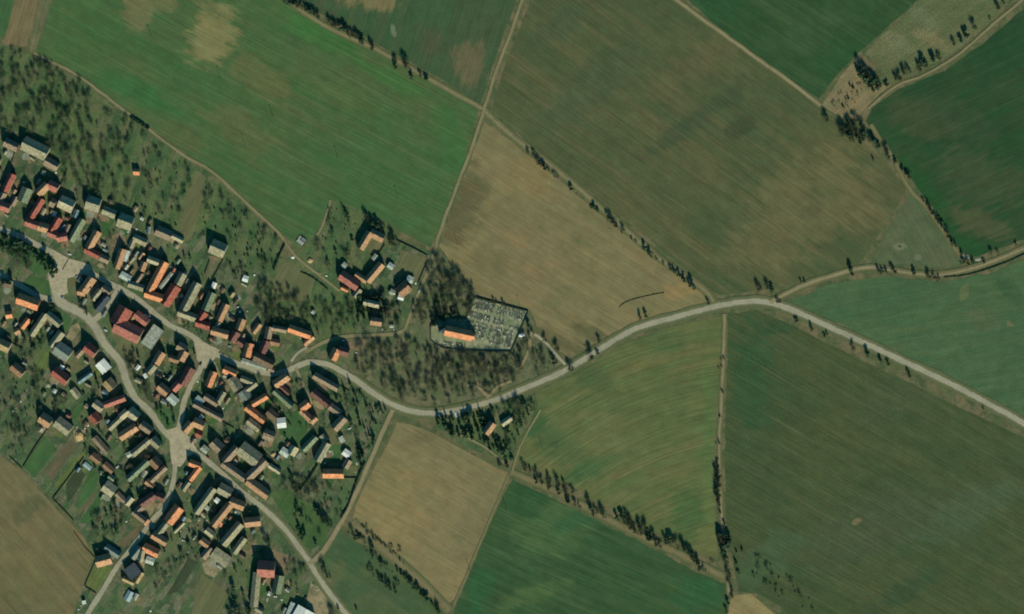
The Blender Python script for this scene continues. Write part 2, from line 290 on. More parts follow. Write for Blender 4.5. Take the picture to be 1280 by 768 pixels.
TAN, TAN2 = (140, 120, 80), (126, 112, 78)
fields = [
 ('wheat_field', [(70, -12), (347, -12), (380, 17), (440, 48), (500, 80), (540, 103), (598, 138), (594, 155), (573, 225), (546, 290), (538, 310), (520, 300), (470, 271), (440, 259), (414, 250), (396, 290), (374, 312), (346, 286), (310, 252), (270, 215), (226, 188), (160, 138), (100, 95), (44, 68)],
  field_mat('young_wheat', (70, 98, 58), (80, 94, 58), (62, 96, 54), -28, [(265, 45, 34, 52, 20, (122, 118, 76), .95), (175, 10, 26, 28, 10, (112, 108, 72), .8), (205, 4, 20, 18, 0, (112, 108, 72), .6), (325, 95, 45, 26, 25, (98, 100, 62), .75),
   (300, 160, 85, 26, 30, (92, 98, 62), .7), (225, 170, 60, 16, 30, (90, 96, 60), .5), (430, 120, 50, 14, 28, (80, 100, 58), .6), (375, 210, 70, 22, 30, (78, 94, 58), .6), (395, 40, 70, 16, 28, (58, 106, 52), .6), (490, 100, 60, 14, 28, (58, 104, 52), .6), (170, 115, 60, 18, 28, (50, 100, 54), .6), (565, 180, 20, 60, -15, (62, 102, 56), .6)], .55, .18, tram=.3)),
 ('wheat_field', [(-20, -12), (21, -12), (6, 45), (-20, 58)], field_mat('wheat_corner', (66, 96, 58), (60, 90, 54), (72, 98, 60), 75, (), .5)),
 ('ploughed_strip', [(22, -12), (51, -12), (34, 58), (4, 54)], field_mat('strip_soil', (118, 104, 74), (108, 98, 70), (124, 112, 78), 75, (), .8)),
 ('grass_strip', [(52, -12), (69, -12), (43, 69), (34, 60)], field_mat('strip_grass', (96, 98, 68), (110, 104, 76), (84, 92, 62), 75, (), .6, .4, 20)),
 ('pasture', [(358, -12), (651, -12), (634, 30), (600, 130), (545, 95), (500, 72), (440, 38), (390, 12)],
  field_mat('mixed_pasture', (66, 84, 56), (58, 86, 54), (74, 86, 58), 72, [(462, 0, 42, 18, 5, (120, 108, 72), .9), (590, 82, 26, 34, 0, (104, 96, 68), .85), (540, 50, 14, 30, 10, (82, 80, 58), .6), (492, 40, 4, 12, -15, (140, 140, 116), .4), (545, 15, 30, 30, 0, (56, 90, 54), .5), (420, 25, 34, 10, 30, (66, 78, 54), .6)], .45, .26)),
 ('stubble_field', [(668, -12), (830, -12), (900, 43), (985, 104), (1024, 137), (1060, 162), (1100, 198), (1134, 236), (1104, 285), (1074, 330), (1030, 343), (980, 358), (900, 370), (862, 342), (792, 282), (742, 243), (692, 203), (642, 163), (614, 138), (628, 90), (652, 30)],
  field_mat('stubble', (74, 85, 54), (84, 88, 57), (94, 92, 61), -36, [(1000, 262, 120, 66, -40, (108, 102, 68), .6), (900, 60, 130, 22, -36, (96, 92, 62), .6), (740, 110, 110, 30, -36, (72, 86, 58), .6), (1080, 250, 30, 60, -40, (104, 98, 66), .6), (925, 160, 26, 16, -36, (58, 70, 48), .6), (870, 150, 100, 14, -36, (62, 76, 52), .6), (1015, 262, 16, 12, -30, (86, 84, 56), .6), (700, 30, 60, 20, -36, (70, 84, 58), .5)], .6, .2)),
 ('ploughed_field', [(606, 152), (640, 178), (700, 226), (760, 277), (830, 331), (868, 360), (888, 377), (850, 387), (790, 405), (750, 425), (715, 446), (700, 440), (674, 415), (664, 388), (600, 371), (590, 358), (560, 325), (549, 308), (552, 300), (577, 228)],
  field_mat('bare_soil', (122, 112, 76), (114, 108, 74), (129, 115, 79), -32, [(575, 255, 36, 60, 15, (84, 82, 56), .7), (660, 330, 60, 60, 0, (128, 112, 78), .5), (855, 362, 34, 12, -10, (150, 124, 80), .6), (690, 425, 70, 16, 20, (88, 86, 58), .7), (615, 330, 30, 24, 30, (92, 92, 62), .35), (660, 225, 40, 30, -35, (132, 114, 74), .5), (745, 420, 40, 10, 20, (76, 80, 54), .6)], .45, .14)),
 ('winter_crop', [(846, -12), (1160, -12), (1122, 24), (1076, 64), (1050, 90), (1023, 124), (985, 98), (900, 36)],
  field_mat('dark_crop', (50, 78, 46), (46, 74, 44), (62, 84, 52), -32, [(1010, 40, 70, 26, -20, (60, 86, 56), .5), (1055, 70, 30, 40, 40, (42, 80, 46), .6), (900, 10, 40, 20, 0, (42, 82, 50), .5)], .5, .16, tram=.35)),
 ('rough_pasture', [(1162, -12), (1270, -12), (1238, 28), (1190, 68), (1130, 98), (1112, 104), (1098, 80), (1080, 68), (1122, 26)],
  field_mat('rough_grass', (92, 100, 66), (106, 106, 74), (84, 94, 60), 35, [(1120, 50, 26, 10, 35, (116, 116, 84), .5), (1150, 20, 20, 12, 35, (104, 112, 82), .5), (1165, 50, 34, 8, 25, (122, 112, 78), .5)], .35, .55, 40)),
 ('scrub_ground', [(1074, 70), (1090, 104), (1110, 108), (1084, 134), (1070, 150), (1052, 147), (1028, 132), (1052, 94)], field_mat('dry_scrub', (128, 114, 82), (110, 106, 74), (136, 120, 88), 35, (), .3, .45, 22)),
 ('winter_crop', [(1292, 0), (1232, 52), (1182, 88), (1122, 112), (1090, 136), (1082, 152), (1112, 186), (1147, 235), (1176, 275), (1202, 316), (1216, 322), (1292, 296)],
  field_mat('deep_crop', (42, 70, 42), (52, 74, 46), (38, 74, 42), 25, [(1225, 280, 50, 20, 20, (86, 86, 56), .6), (1225, 225, 70, 40, 20, (66, 78, 52), .7), (1150, 150, 50, 30, 30, (66, 76, 50), .7), (1200, 150, 60, 24, 30, (60, 74, 50), .6), (1250, 60, 40, 50, 40, (36, 70, 42), .6), (1160, 240, 14, 60, -35, (34, 78, 40), .6), (1215, 310, 40, 12, 20, (34, 78, 42), .6)], .4, .18, tram=.35)),
 ('meadow', [(1138, 240), (1162, 268), (1202, 330), (1182, 336), (1120, 330), (1086, 331), (1110, 290)],
  field_mat('triangle_meadow', (86, 96, 66), (80, 93, 63), (96, 100, 70), -60, [(1125, 308, 9, 7, 0, (122, 122, 92), .7), (1125, 308, 4, 3, 0, (56, 76, 54), .8), (1147, 322, 6, 5, 0, (118, 120, 92), .6), (1180, 320, 20, 14, 0, (92, 96, 68), .5)], .3, .28, 30)),
 ('green_meadow', [(985, 377), (1040, 355), (1100, 346), (1180, 352), (1232, 343), (1292, 320), (1292, 526), (1200, 478), (1100, 428), (1000, 383)],
  field_mat('lush_meadow', (66, 94, 62), (74, 97, 61), (82, 101, 67), 10, [(1230, 400, 30, 18, 0, (86, 96, 64), .7), (1262, 405, 8, 5, 0, (120, 110, 80), .7), (1200, 370, 60, 14, 10, (72, 94, 60), .6), (1260, 360, 14, 30, -40, (50, 82, 52), .5), (1205, 365, 6, 14, 20, (116, 112, 76), .5), (1250, 440, 40, 40, 0, (74, 96, 62), .4)], .3, .3)),
 ('winter_crop', [(910, 392), (945, 388), (1000, 412), (1100, 462), (1200, 510), (1292, 553), (1292, 785), (1000, 785), (975, 757), (945, 743), (924, 740), (908, 665), (906, 560), (909, 450)],
  field_mat('olive_crop', (65, 80, 49), (72, 82, 50), (76, 85, 54), -30, [(940, 470, 30, 90, 0, (50, 80, 50), .7), (985, 400, 60, 14, -25, (50, 78, 50), .6), (1090, 660, 120, 40, -25, (74, 84, 58), .6), (1071, 652, 8, 4, -30, (128, 114, 80), .7), (1210, 640, 80, 30, -30, (78, 94, 68), .5), (960, 700, 60, 30, -30, (70, 92, 62), .6), (1120, 500, 90, 24, -25, (76, 84, 56), .5), (1130, 740, 70, 16, -30, (48, 74, 50), .5)], .6, .3, tram=.3)),
 ('crop_field', [(668, 492), (720, 466), (780, 429), (850, 406), (903, 395), (897, 500), (892, 590), (894, 660), (898, 700), (868, 690), (780, 645), (700, 600), (640, 574), (652, 545), (674, 512)],
  field_mat('striped_crop', (86, 99, 60), (95, 102, 61), (106, 104, 65), 22, [(700, 560, 60, 26, 30, (70, 94, 58), .6), (810, 420, 60, 18, 15, (76, 94, 58), .6), (885, 560, 12, 140, 0, (84, 108, 62), .5), (740, 470, 40, 20, 25, (66, 86, 54), .6), (690, 556, 10, 5, 0, (58, 78, 52), .6), (780, 550, 80, 40, 25, (100, 104, 66), .5), (860, 640, 24, 40, 0, (60, 94, 54), .6), (730, 590, 60, 10, -28, (60, 94, 56), .6), (665, 530, 14, 30, 40, (56, 90, 54), .6)], .7, .18, tram=.22, tramw=19, arc=(990, 991))),
 ('winter_crop', [(641, 600), (720, 638), (800, 678), (870, 715), (909, 731), (908, 790), (556, 790), (572, 752), (602, 682), (631, 614)],
  field_mat('bottom_crop', (52, 80, 49), (58, 84, 49), (64, 88, 53), -24, [(695, 660, 70, 40, -30, (76, 100, 60), .6), (660, 745, 60, 14, -20, (84, 104, 62), .55), (870, 740, 40, 30, -30, (46, 88, 54), .7), (660, 620, 30, 30, 0, (46, 80, 48), .6), (740, 640, 60, 14, -28, (48, 88, 54), .6), (600, 740, 16, 40, 20, (46, 90, 54), .6)], .7, .15, tram=.4)),
 ('ploughed_field', [(497, 528), (530, 536), (575, 561), (636, 592), (629, 611), (599, 680), (570, 748), (560, 756), (520, 713), (470, 670), (440, 648), (452, 615), (477, 570)],
  field_mat('square_soil', (126, 114, 78), (114, 109, 74), (134, 118, 81), -30, [(490, 640, 40, 60, 0, (136, 120, 78), .6), (530, 545, 40, 12, -30, (104, 96, 66), .6), (590, 660, 30, 50, 20, (112, 106, 74), .5), (480, 662, 46, 8, -30, (144, 124, 84), .5)], .4, .14)),
 ('meadow', [(425, 664), (470, 692), (520, 727), (562, 768), (545, 790), (444, 790), (402, 702)],
  field_mat('valley_meadow', (70, 90, 58), (78, 94, 60), (64, 84, 54), -35, [(440, 690, 24, 24, 0, (60, 88, 56), .6), (420, 720, 12, 30, 30, (92, 98, 64), .6), (470, 750, 30, 14, 0, (86, 94, 62), .5)], .3, .26, 40)),
 ('stubble_field', [(-30, 566), (0, 569), (30, 591), (75, 641), (104, 670), (116, 696), (104, 730), (84, 790), (-30, 790)],
  field_mat('west_stubble', (108, 101, 70), (98, 96, 66), (116, 106, 73), -48, [(36, 635, 30, 14, -40, (82, 86, 58), .6), (100, 668, 12, 16, -40, (134, 114, 80), .6), (30, 720, 40, 40, 0, (108, 102, 66), .5)], .45, .15)),
 ('ploughed_field', [(908, 790), (914, 746), (938, 742), (996, 790)], field_mat('corner_soil', (138, 124, 84), (130, 116, 80), (146, 130, 86), -30, (), .4)),
]
for nm, pts, m in fields: sheet(nm, pts, m)

# far land past the frame: simple neighbouring fields so the land does not stop there
FAR = [field_mat('far_crop', (58, 84, 52), (66, 90, 56), (52, 80, 50), -30), field_mat('far_soil', (112, 102, 70), (104, 98, 66), (120, 108, 74), -35), field_mat('far_grass', (76, 92, 60), (84, 94, 62), (70, 88, 56), 40)]
k = 0
for gx in range(-4, 6):
    for gy in range(-4, 6):
        x0, y0 = gx * 480 - 300, gy * 420 - 300
        if x0 + 470 > -30 and x0 < 1300 and y0 + 410 > -20 and y0 < 790: continue
        s = random.uniform(-30, 30)
        sheet('far_field', [(x0 + 10 + s, y0 + 8), (x0 + 468, y0 + 10 - s * .3), (x0 + 466 - s, y0 + 408), (x0 + 8, y0 + 404 + s * .2)], FAR[k % 3], z=.02, jit=1.0, step=30); k += 1

# garden plots, yards and bare earth in the village
G_GRASS = field_mat('lawn', (62, 94, 54), (70, 98, 58), (56, 86, 50), 48, (), .4, .2, 20)
G_SOIL = field_mat('dug_soil', (98, 90, 66), (88, 86, 62), (106, 94, 70), 48, (), .5, .2, 14)
G_DARK = field_mat('dark_plot', (60, 70, 48), (66, 76, 52), (54, 66, 46), 48, (), .6, .25, 14)
G_YEL = field_mat('yellow_plot', (92, 104, 58), (84, 100, 54), (104, 110, 64), 60, (), .8, .25, 12)
G_OLV = field_mat('olive_plot', (98, 100, 68), (90, 94, 62), (106, 104, 72), 60, (), .4, .2, 16)
G_YARD = ground_mat('yard_earth', [(142, 128, 96), (128, 118, 88), (150, 138, 104), (110, 106, 78)], 8, .22)
G_BARE = ground_mat('bare_earth', [(126, 108, 82), (112, 102, 76), (136, 116, 90), (98, 94, 68)], 9, .22)
plots = [('lawn', [(29, 584), (55, 545), (70, 561), (44, 598)], G_GRASS), ('garden_plot', [(54, 591), (85, 551), (99, 556), (66, 601)], G_SOIL), ('lawn', [(68, 606), (88, 580), (108, 562), (104, 574), (76, 612)], G_YEL),
 ('garden_plot', [(82, 606), (103, 578), (112, 584), (93, 620), (84, 628)], G_DARK), ('lawn', [(112, 590), (124, 592), (118, 616), (100, 640), (95, 632)], G_GRASS), ('lawn', [(125, 617), (131, 621), (112, 655), (99, 654)], G_GRASS), ('garden_plot', [(118, 616), (121, 618), (99, 645), (96, 641)], G_SOIL),
 ('garden_plot', [(119, 707), (139, 713), (120, 741), (106, 733)], G_YEL), ('garden_plot', [(236, 696), (247, 704), (225, 738), (209, 745)], G_DARK), ('garden_plot', [(251, 717), (286, 742), (274, 772), (238, 772)], G_OLV), ('garden_plot', [(174, 656), (180, 660), (155, 686), (146, 679)], G_SOIL),
 ('bare_patch', [(340, 686), (366, 696), (354, 712), (342, 706)], G_BARE), ('bare_patch', [(306, 678), (322, 674), (318, 692), (308, 692)], G_BARE), ('lawn', [(336, 616), (358, 610), (412, 652), (408, 676), (388, 688), (352, 640)], field_mat('green_lawn', (64, 92, 52), (82, 98, 60), (56, 86, 48), 60, (), .4, .25, 30)),
 ('garden_plot', [(245, 212), (258, 222), (250, 262), (240, 300), (222, 302), (232, 250)], G_OLV), ('garden_plot', [(346, 332), (366, 326), (394, 350), (384, 376), (342, 378)], G_OLV), ('garden_plot', [(105, 258), (123, 264), (117, 282), (100, 278)], G_BARE),
 ('lawn', [(140, 266), (146, 272), (136, 292), (128, 300), (127, 280)], G_GRASS), ('yard', [(68, 452), (84, 448), (104, 458), (94, 468), (84, 468)], G_OLV), ('lawn', [(92, 512), (104, 502), (100, 520), (90, 524)], G_GRASS), ('lawn', [(52, 438), (62, 440), (58, 462), (44, 470), (44, 452)], G_YEL),
 ('yard', [(92, 538), (106, 538), (108, 552), (94, 554)], G_YARD), ('yard', [(178, 626), (194, 622), (192, 640), (184, 648), (180, 640)], G_YARD), ('yard', [(196, 630), (206, 628), (202, 642), (194, 646)], G_YARD), ('yard', [(253, 705), (270, 694), (282, 706), (268, 722), (256, 716)], G_YARD),
 ('lawn', [(288, 574), (306, 568), (314, 582), (300, 588)], G_GRASS), ('yard', [(172, 700), (182, 694), (180, 714), (174, 708)], G_YARD), ('lawn', [(318, 552), (330, 546), (338, 570), (322, 576)], G_GRASS), ('yard', [(306, 530), (326, 540), (318, 548), (304, 540)], G_OLV),
 ('lawn', [(413, 556), (426, 556), (428, 578), (414, 580)], G_GRASS), ('yard', [(404, 536), (420, 536), (424, 556), (412, 556)], G_OLV), ('lawn', [(308, 720), (318, 700), (330, 730), (316, 760)], G_GRASS), ('lawn', [(460, 302), (476, 300), (482, 308), (470, 322), (460, 316)], G_OLV),
 ('garden_plot', [(500, 312), (534, 322), (524, 352), (498, 344)], G_OLV), ('yard', [(80, 392), (90, 398), (84, 416), (76, 410)], G_GRASS), ('yard', [(88, 408), (98, 404), (102, 412), (86, 430), (82, 424)], G_YARD), ('yard', [(136, 404), (160, 420), (170, 436), (176, 440), (170, 460), (150, 440), (140, 420)], G_OLV),
 ('yard', [(376, 512), (390, 500), (404, 512), (394, 524)], G_OLV), ('garden_plot', [(345, 520), (378, 512), (385, 540), (372, 556), (350, 544)], G_GRASS), ('yard', [(382, 762), (388, 728), (402, 735), (420, 775), (390, 790)], G_YARD), ('bare_patch', [(428, 424), (458, 424), (452, 440), (436, 436)], G_BARE),
 ('lawn', [(298, 424), (306, 418), (300, 452), (288, 446)], G_YEL), ('garden_plot', [(140, 296), (152, 286), (158, 300), (146, 318), (136, 312)], G_BARE), ('meadow', [(38, 345), (62, 352), (72, 376), (56, 368), (30, 352)], G_GRASS), ('meadow', [(4, 300), (30, 302), (64, 322), (70, 345), (40, 340), (8, 318)], G_GRASS),
 ('meadow', [(82, 346), (100, 342), (112, 372), (100, 378), (88, 366)], G_OLV), ('meadow', [(190, 512), (214, 500), (218, 530), (210, 540)], G_GRASS), ('meadow', [(174, 480), (186, 478), (194, 506), (184, 500)], G_DARK), ('cemetery_ground', [(593, 373), (660, 390), (639, 439), (580, 437), (549, 434), (539, 427), (539, 410), (545, 397), (583, 400)], ground_mat('grave_gravel', [(120, 126, 94), (136, 136, 104), (104, 118, 86), (146, 144, 112)], 8, .35, 1.4))]
for nm, pts, m in plots: sheet(nm, pts, m, jit=.5, step=4)
YZ = [ZN[0] + .003]

# ------------------------------------------------------------------ roads and tracks
M_ROAD = road_mat('packed_gravel', (158, 152, 126), (108, 108, 82), .12, .5)
M_TRACK = road_mat('earth_track', (138, 128, 94), (96, 100, 66), .4, .7)
M_SAND = road_mat('sandy_track', (148, 134, 102), (110, 106, 74), .3, .8)
M_VERGE = road_mat('road_verge', (110, 108, 76), (86, 96, 62), 0, .8)
M_DRY = road_mat('dry_verge', (122, 112, 80), (86, 94, 60), 0, .95)
MAIN = [(1296, 538), (1200, 486), (1100, 438), (1000, 392), (968, 380), (940, 377), (900, 382), (850, 395), (800, 409), (770, 424), (740, 443), (705, 464), (660, 484), (620, 500), (580, 511), (545, 517), (515, 514), (490, 506), (465, 490), (440, 472), (415, 458), (396, 453), (380, 455), (358, 464), (335, 467), (300, 456), (262, 440)]
NORTH = [(-12, 282), (20, 293), (44, 305), (70, 318), (98, 335), (122, 346), (148, 360), (170, 372), (191, 390), (212, 406), (242, 422), (260, 440)]
WEST = [(-12, 336), (5, 345), (25, 357), (50, 371), (74, 376), (100, 390), (119, 409), (132, 432), (150, 452), (158, 476), (169, 497), (185, 512), (196, 526), (206, 540), (220, 556)]
LANE = [(258, 444), (250, 462), (240, 480), (231, 500), (226, 524), (222, 540), (220, 556)]
SOUTH = [(220, 553), (219, 580), (216, 606), (205, 634), (189, 652), (175, 672), (160, 691), (144, 712), (131, 734), (112, 764), (100, 785)]
SE = [(222, 556), (240, 562), (270, 585), (297, 610), (326, 633), (345, 650), (362, 669), (384, 699), (398, 722), (420, 752), (450, 790)]
ribbon('road_verge', MAIN[:20], 15, M_VERGE, jit=.3); ribbon('road_verge', SE[4:], 14, M_VERGE)
TR_N = [(657, -12), (640, 38), (622, 84), (605, 136), (590, 184), (570, 236), (550, 290), (542, 318), (530, 350), (516, 385), (506, 412)]
TR_D = [(605, 138), (640, 170), (700, 216), (760, 268), (820, 320), (870, 355), (886, 368), (892, 378)]
TR_NW = [(344, -12), (400, 29), (470, 62), (540, 101), (603, 136)]
TR_O = [(42, 66), (100, 97), (160, 142), (225, 191), (268, 217), (310, 256), (345, 288), (370, 320), (400, 345), (425, 364)]
TR_E = [(962, 378), (985, 366), (1020, 351), (1050, 342), (1080, 335), (1100, 335), (1140, 342), (1180, 343), (1230, 331), (1296, 304)]
TR_P = [(828, -12), (900, 40), (985, 101), (1026, 132)]
TR_R = [(1290, -10), (1240, 32), (1200, 67), (1160, 92), (1118, 109), (1086, 136)]
TR_S = [(491, 512), (478, 541), (461, 580), (446, 615), (427, 653), (402, 692), (390, 704)]
TR_B = [(906, 392), (903, 480), (899, 560), (902, 640), (908, 700), (911, 740)]
for t, w in ((TR_D, 10), (TR_NW, 8), (TR_P, 7), (TR_R, 5), (TR_E, 9), (TR_B, 7), ([(638, 590), (700, 618), (780, 660), (870, 703), (905, 722)], 10), ([(1088, 156), (1112, 192), (1138, 238), (1160, 262), (1204, 326)], 6), ([(440, 652), (480, 688), (520, 722), (562, 764)], 14), ([(636, 594), (600, 680), (568, 756)], 4)):
    ribbon('dry_verge', t, w, M_DRY)
ribbon('main_road', MAIN, 7.8, M_ROAD); ribbon('street', NORTH, 7.8, M_ROAD); ribbon('street', WEST[:5], 8, M_ROAD); ribbon('street', [(66, 340)] + WEST[4:], (14, 7.8), M_ROAD); ribbon('lane', LANE, 7.6, M_ROAD)
ribbon('street', SOUTH, 7, M_ROAD); ribbon('street', SE, 7.2, M_ROAD); ribbon('lane', [(150, 360), (140, 374), (131, 388), (118, 400)], 8, M_ROAD)
sheet('village_square', [(66, 312), (84, 322), (112, 331), (122, 344), (104, 344), (84, 348), (84, 366), (74, 372), (64, 360), (60, 345), (68, 336)], ground_mat('square_gravel', [(164, 153, 123), (148, 140, 114), (170, 158, 130)], 9, .2), z=ZR[0]); ZR[0] += .003
sheet('village_square', [(208, 538), (222, 534), (238, 548), (246, 564), (234, 572), (226, 584), (214, 580), (212, 556)], ground_mat('cross_gravel', [(164, 153, 123), (148, 140, 114), (170, 158, 130)], 9, .2), z=ZR[0]); ZR[0] += .003
sheet('village_square', [(242, 424), (256, 428), (274, 438), (266, 452), (256, 462), (246, 450)], ground_mat('fork_gravel', [(164, 153, 123), (148, 140, 114), (170, 158, 130)], 9, .2), z=ZR[0]); ZR[0] += .003
for t, w, m in ((TR_N, 4.4, M_TRACK), (TR_D, 3.4, M_TRACK), (TR_NW, 3, M_TRACK), (TR_O, 3.6, M_TRACK), (TR_E[:6], 4.8, M_SAND), (TR_E[5:], 3, M_SAND), (TR_P, 4, M_SAND), (TR_R, 2.0, M_SAND), (TR_S, 6, M_SAND), (TR_B, 2.6, M_SAND), ([(386, 705), (402, 690)], 5, M_SAND),
    ([(707, 456), (692, 440), (682, 428), (668, 418)], 4, M_ROAD), ([(664, 414), (660, 440), (648, 462)], 4, M_SAND), ([(611, 498), (603, 488), (592, 482), (584, 482)], 4, M_SAND), ([(610, 497), (622, 484), (640, 476)], 4, M_SAND), ([(382, 440), (410, 426), (440, 420), (490, 418), (506, 412)], 5, M_TRACK), ([(506, 412), (505, 420), (503, 440)], 4, M_TRACK),
    ([(370, 460), (375, 472), (386, 496), (396, 518)], 3.4, M_SAND), ([(384, 434), (372, 442), (364, 452)], 4, M_ROAD), ([(267, 452), (275, 470), (282, 488)], 3, M_SAND), ([(298, 538), (330, 562), (352, 588)], 3, M_SAND), ([(640, 590), (652, 555), (676, 512)], 2.6, M_TRACK), ([(413, 250), (404, 280), (396, 294)], 3, M_TRACK), ([(570, 542), (604, 558), (636, 584)], 3, M_TRACK)):
    ribbon('track' if w < 4.6 else 'cart_track', t, w, m)

# ------------------------------------------------------------------ buildings
RC = {  # roof colour as it looks sunlit, words
 'O': ((220, 146, 100), 'bright orange-tiled'), 'Ot': ((186, 142, 104), 'faded orange-tiled'), 'Ob': ((156, 118, 88), 'brownish orange'), 'R': ((166, 94, 76), 'red-tiled'), 'Rp': ((176, 110, 92), 'pinkish red'),
 'Dr': ((128, 88, 76), 'dull maroon'), 'Br': ((118, 98, 76), 'brown-tiled'), 'T': ((158, 150, 118), 'tan-grey'), 'Tp': ((154, 132, 106), 'pinkish tan'), 'Tl': ((182, 170, 134), 'pale tan'), 'Tg': ((128, 138, 106), 'greenish grey'),
 'Ty': ((176, 150, 104), 'yellow-tan'), 'G': ((134, 142, 126), 'grey'), 'Gl': ((166, 168, 146), 'light grey'), 'W': ((232, 232, 216), 'white'), 'Wg': ((186, 194, 176), 'off-white'), 'S': ((66, 78, 82), 'dark slate'), 'Gb': ((120, 142, 138), 'blue-grey')}
MOSS = {'T': (110, 116, 82), 'Tp': (130, 120, 90), 'Ot': (150, 118, 84), 'Br': (84, 84, 62), 'Tg': (96, 112, 80), 'Dr': (100, 84, 70)}
ROOF = {k: roof_mat('roof_tiles_' + k, v[0], .34 if k not in 'WSG' else .16, MOSS.get(k, tuple(int(q * .72) for q in v[0]) if k not in ('W', 'Wg') else None)) for k, v in RC.items()}
M_WALLS = [plain_mat('lime_render', (176, 164, 138), .1, .8, rnd=.15), plain_mat('grey_render', (140, 132, 112), .12, .8, rnd=.15), plain_mat('brick_wall', (136, 92, 70), .14, 1.2, rnd=.15)]
M_BRICK = plain_mat('chimney_brick', (120, 78, 62), .15, 2); M_GLASS = plain_mat('greenhouse_panes', (150, 168, 164), .2, .5, .25)
M_FRAME = plain_mat('white_paint', (210, 210, 200), .08, 1)

def wing_geo(a, b, half, hw, pitch, over=.45):
    """ridge a->b (photo px), returns wall and roof meshes in world coordinates"""
    A0, B0 = P(*a), P(*b); d = (B0 - A0); L = d.length; d.normalize(); n = Vector((-d.y, d.x, 0)); rise = half * math.tan(R(pitch)); zr = hw + rise
    wh = half - over; wz = zr - wh * math.tan(R(pitch)) - .08; w = MB()
    e0, e1 = A0 + d * .3, B0 - d * .3; U = Vector((0, 0, 1))
    vs = []
    for e in (e0, e1): vs += [e - n * wh, e + n * wh, e + n * wh + U * wz, e + U * (zr - .12), e - n * wh + U * wz]
    w.add(vs, [(0, 1, 2, 3, 4), (9, 8, 7, 6, 5), (1, 6, 7, 2), (5, 0, 4, 9)])
    r = MB(); t = .22
    for s in (1, -1):
        v = []
        for e in (A0, B0):
            v += [e + U * zr, e + n * s * half + U * hw, e + U * (zr + t), e + n * s * half + U * (hw + t)]
        f = [(2, 6, 7, 3), (0, 1, 5, 4), (1, 3, 7, 5), (0, 2, 3, 1), (4, 5, 7, 6)]
        if s < 0: f = [tuple(reversed(q)) for q in f]
        r.add(v, f)
    r.tube(A0 + U * (zr + t - .02), B0 + U * (zr + t - .02), .17, .17, 5)
    return w, r, zr, A0, B0, d, n

def flat_geo(a, b, half, hw):
    A0, B0 = P(*a), P(*b); d = (B0 - A0); L = d.length; d.normalize(); ang = math.atan2(d.y, d.x); c = (A0 + B0) / 2
    w = MB(); w.box(c + Vector((0, 0, hw / 2 - .1)), L - .7, 2 * half - .7, hw - .2, ang)
    r = MB(); r.box(c + Vector((0, 0, hw)), L, 2 * half, .3, ang); n = Vector((-d.y, d.x, 0))
    for s in (1, -1): r.box(c + n * s * (half - .17) + Vector((0, 0, hw + .3)), L - .02, .3, .29, ang)
    return w, r, hw, A0, B0, d, n

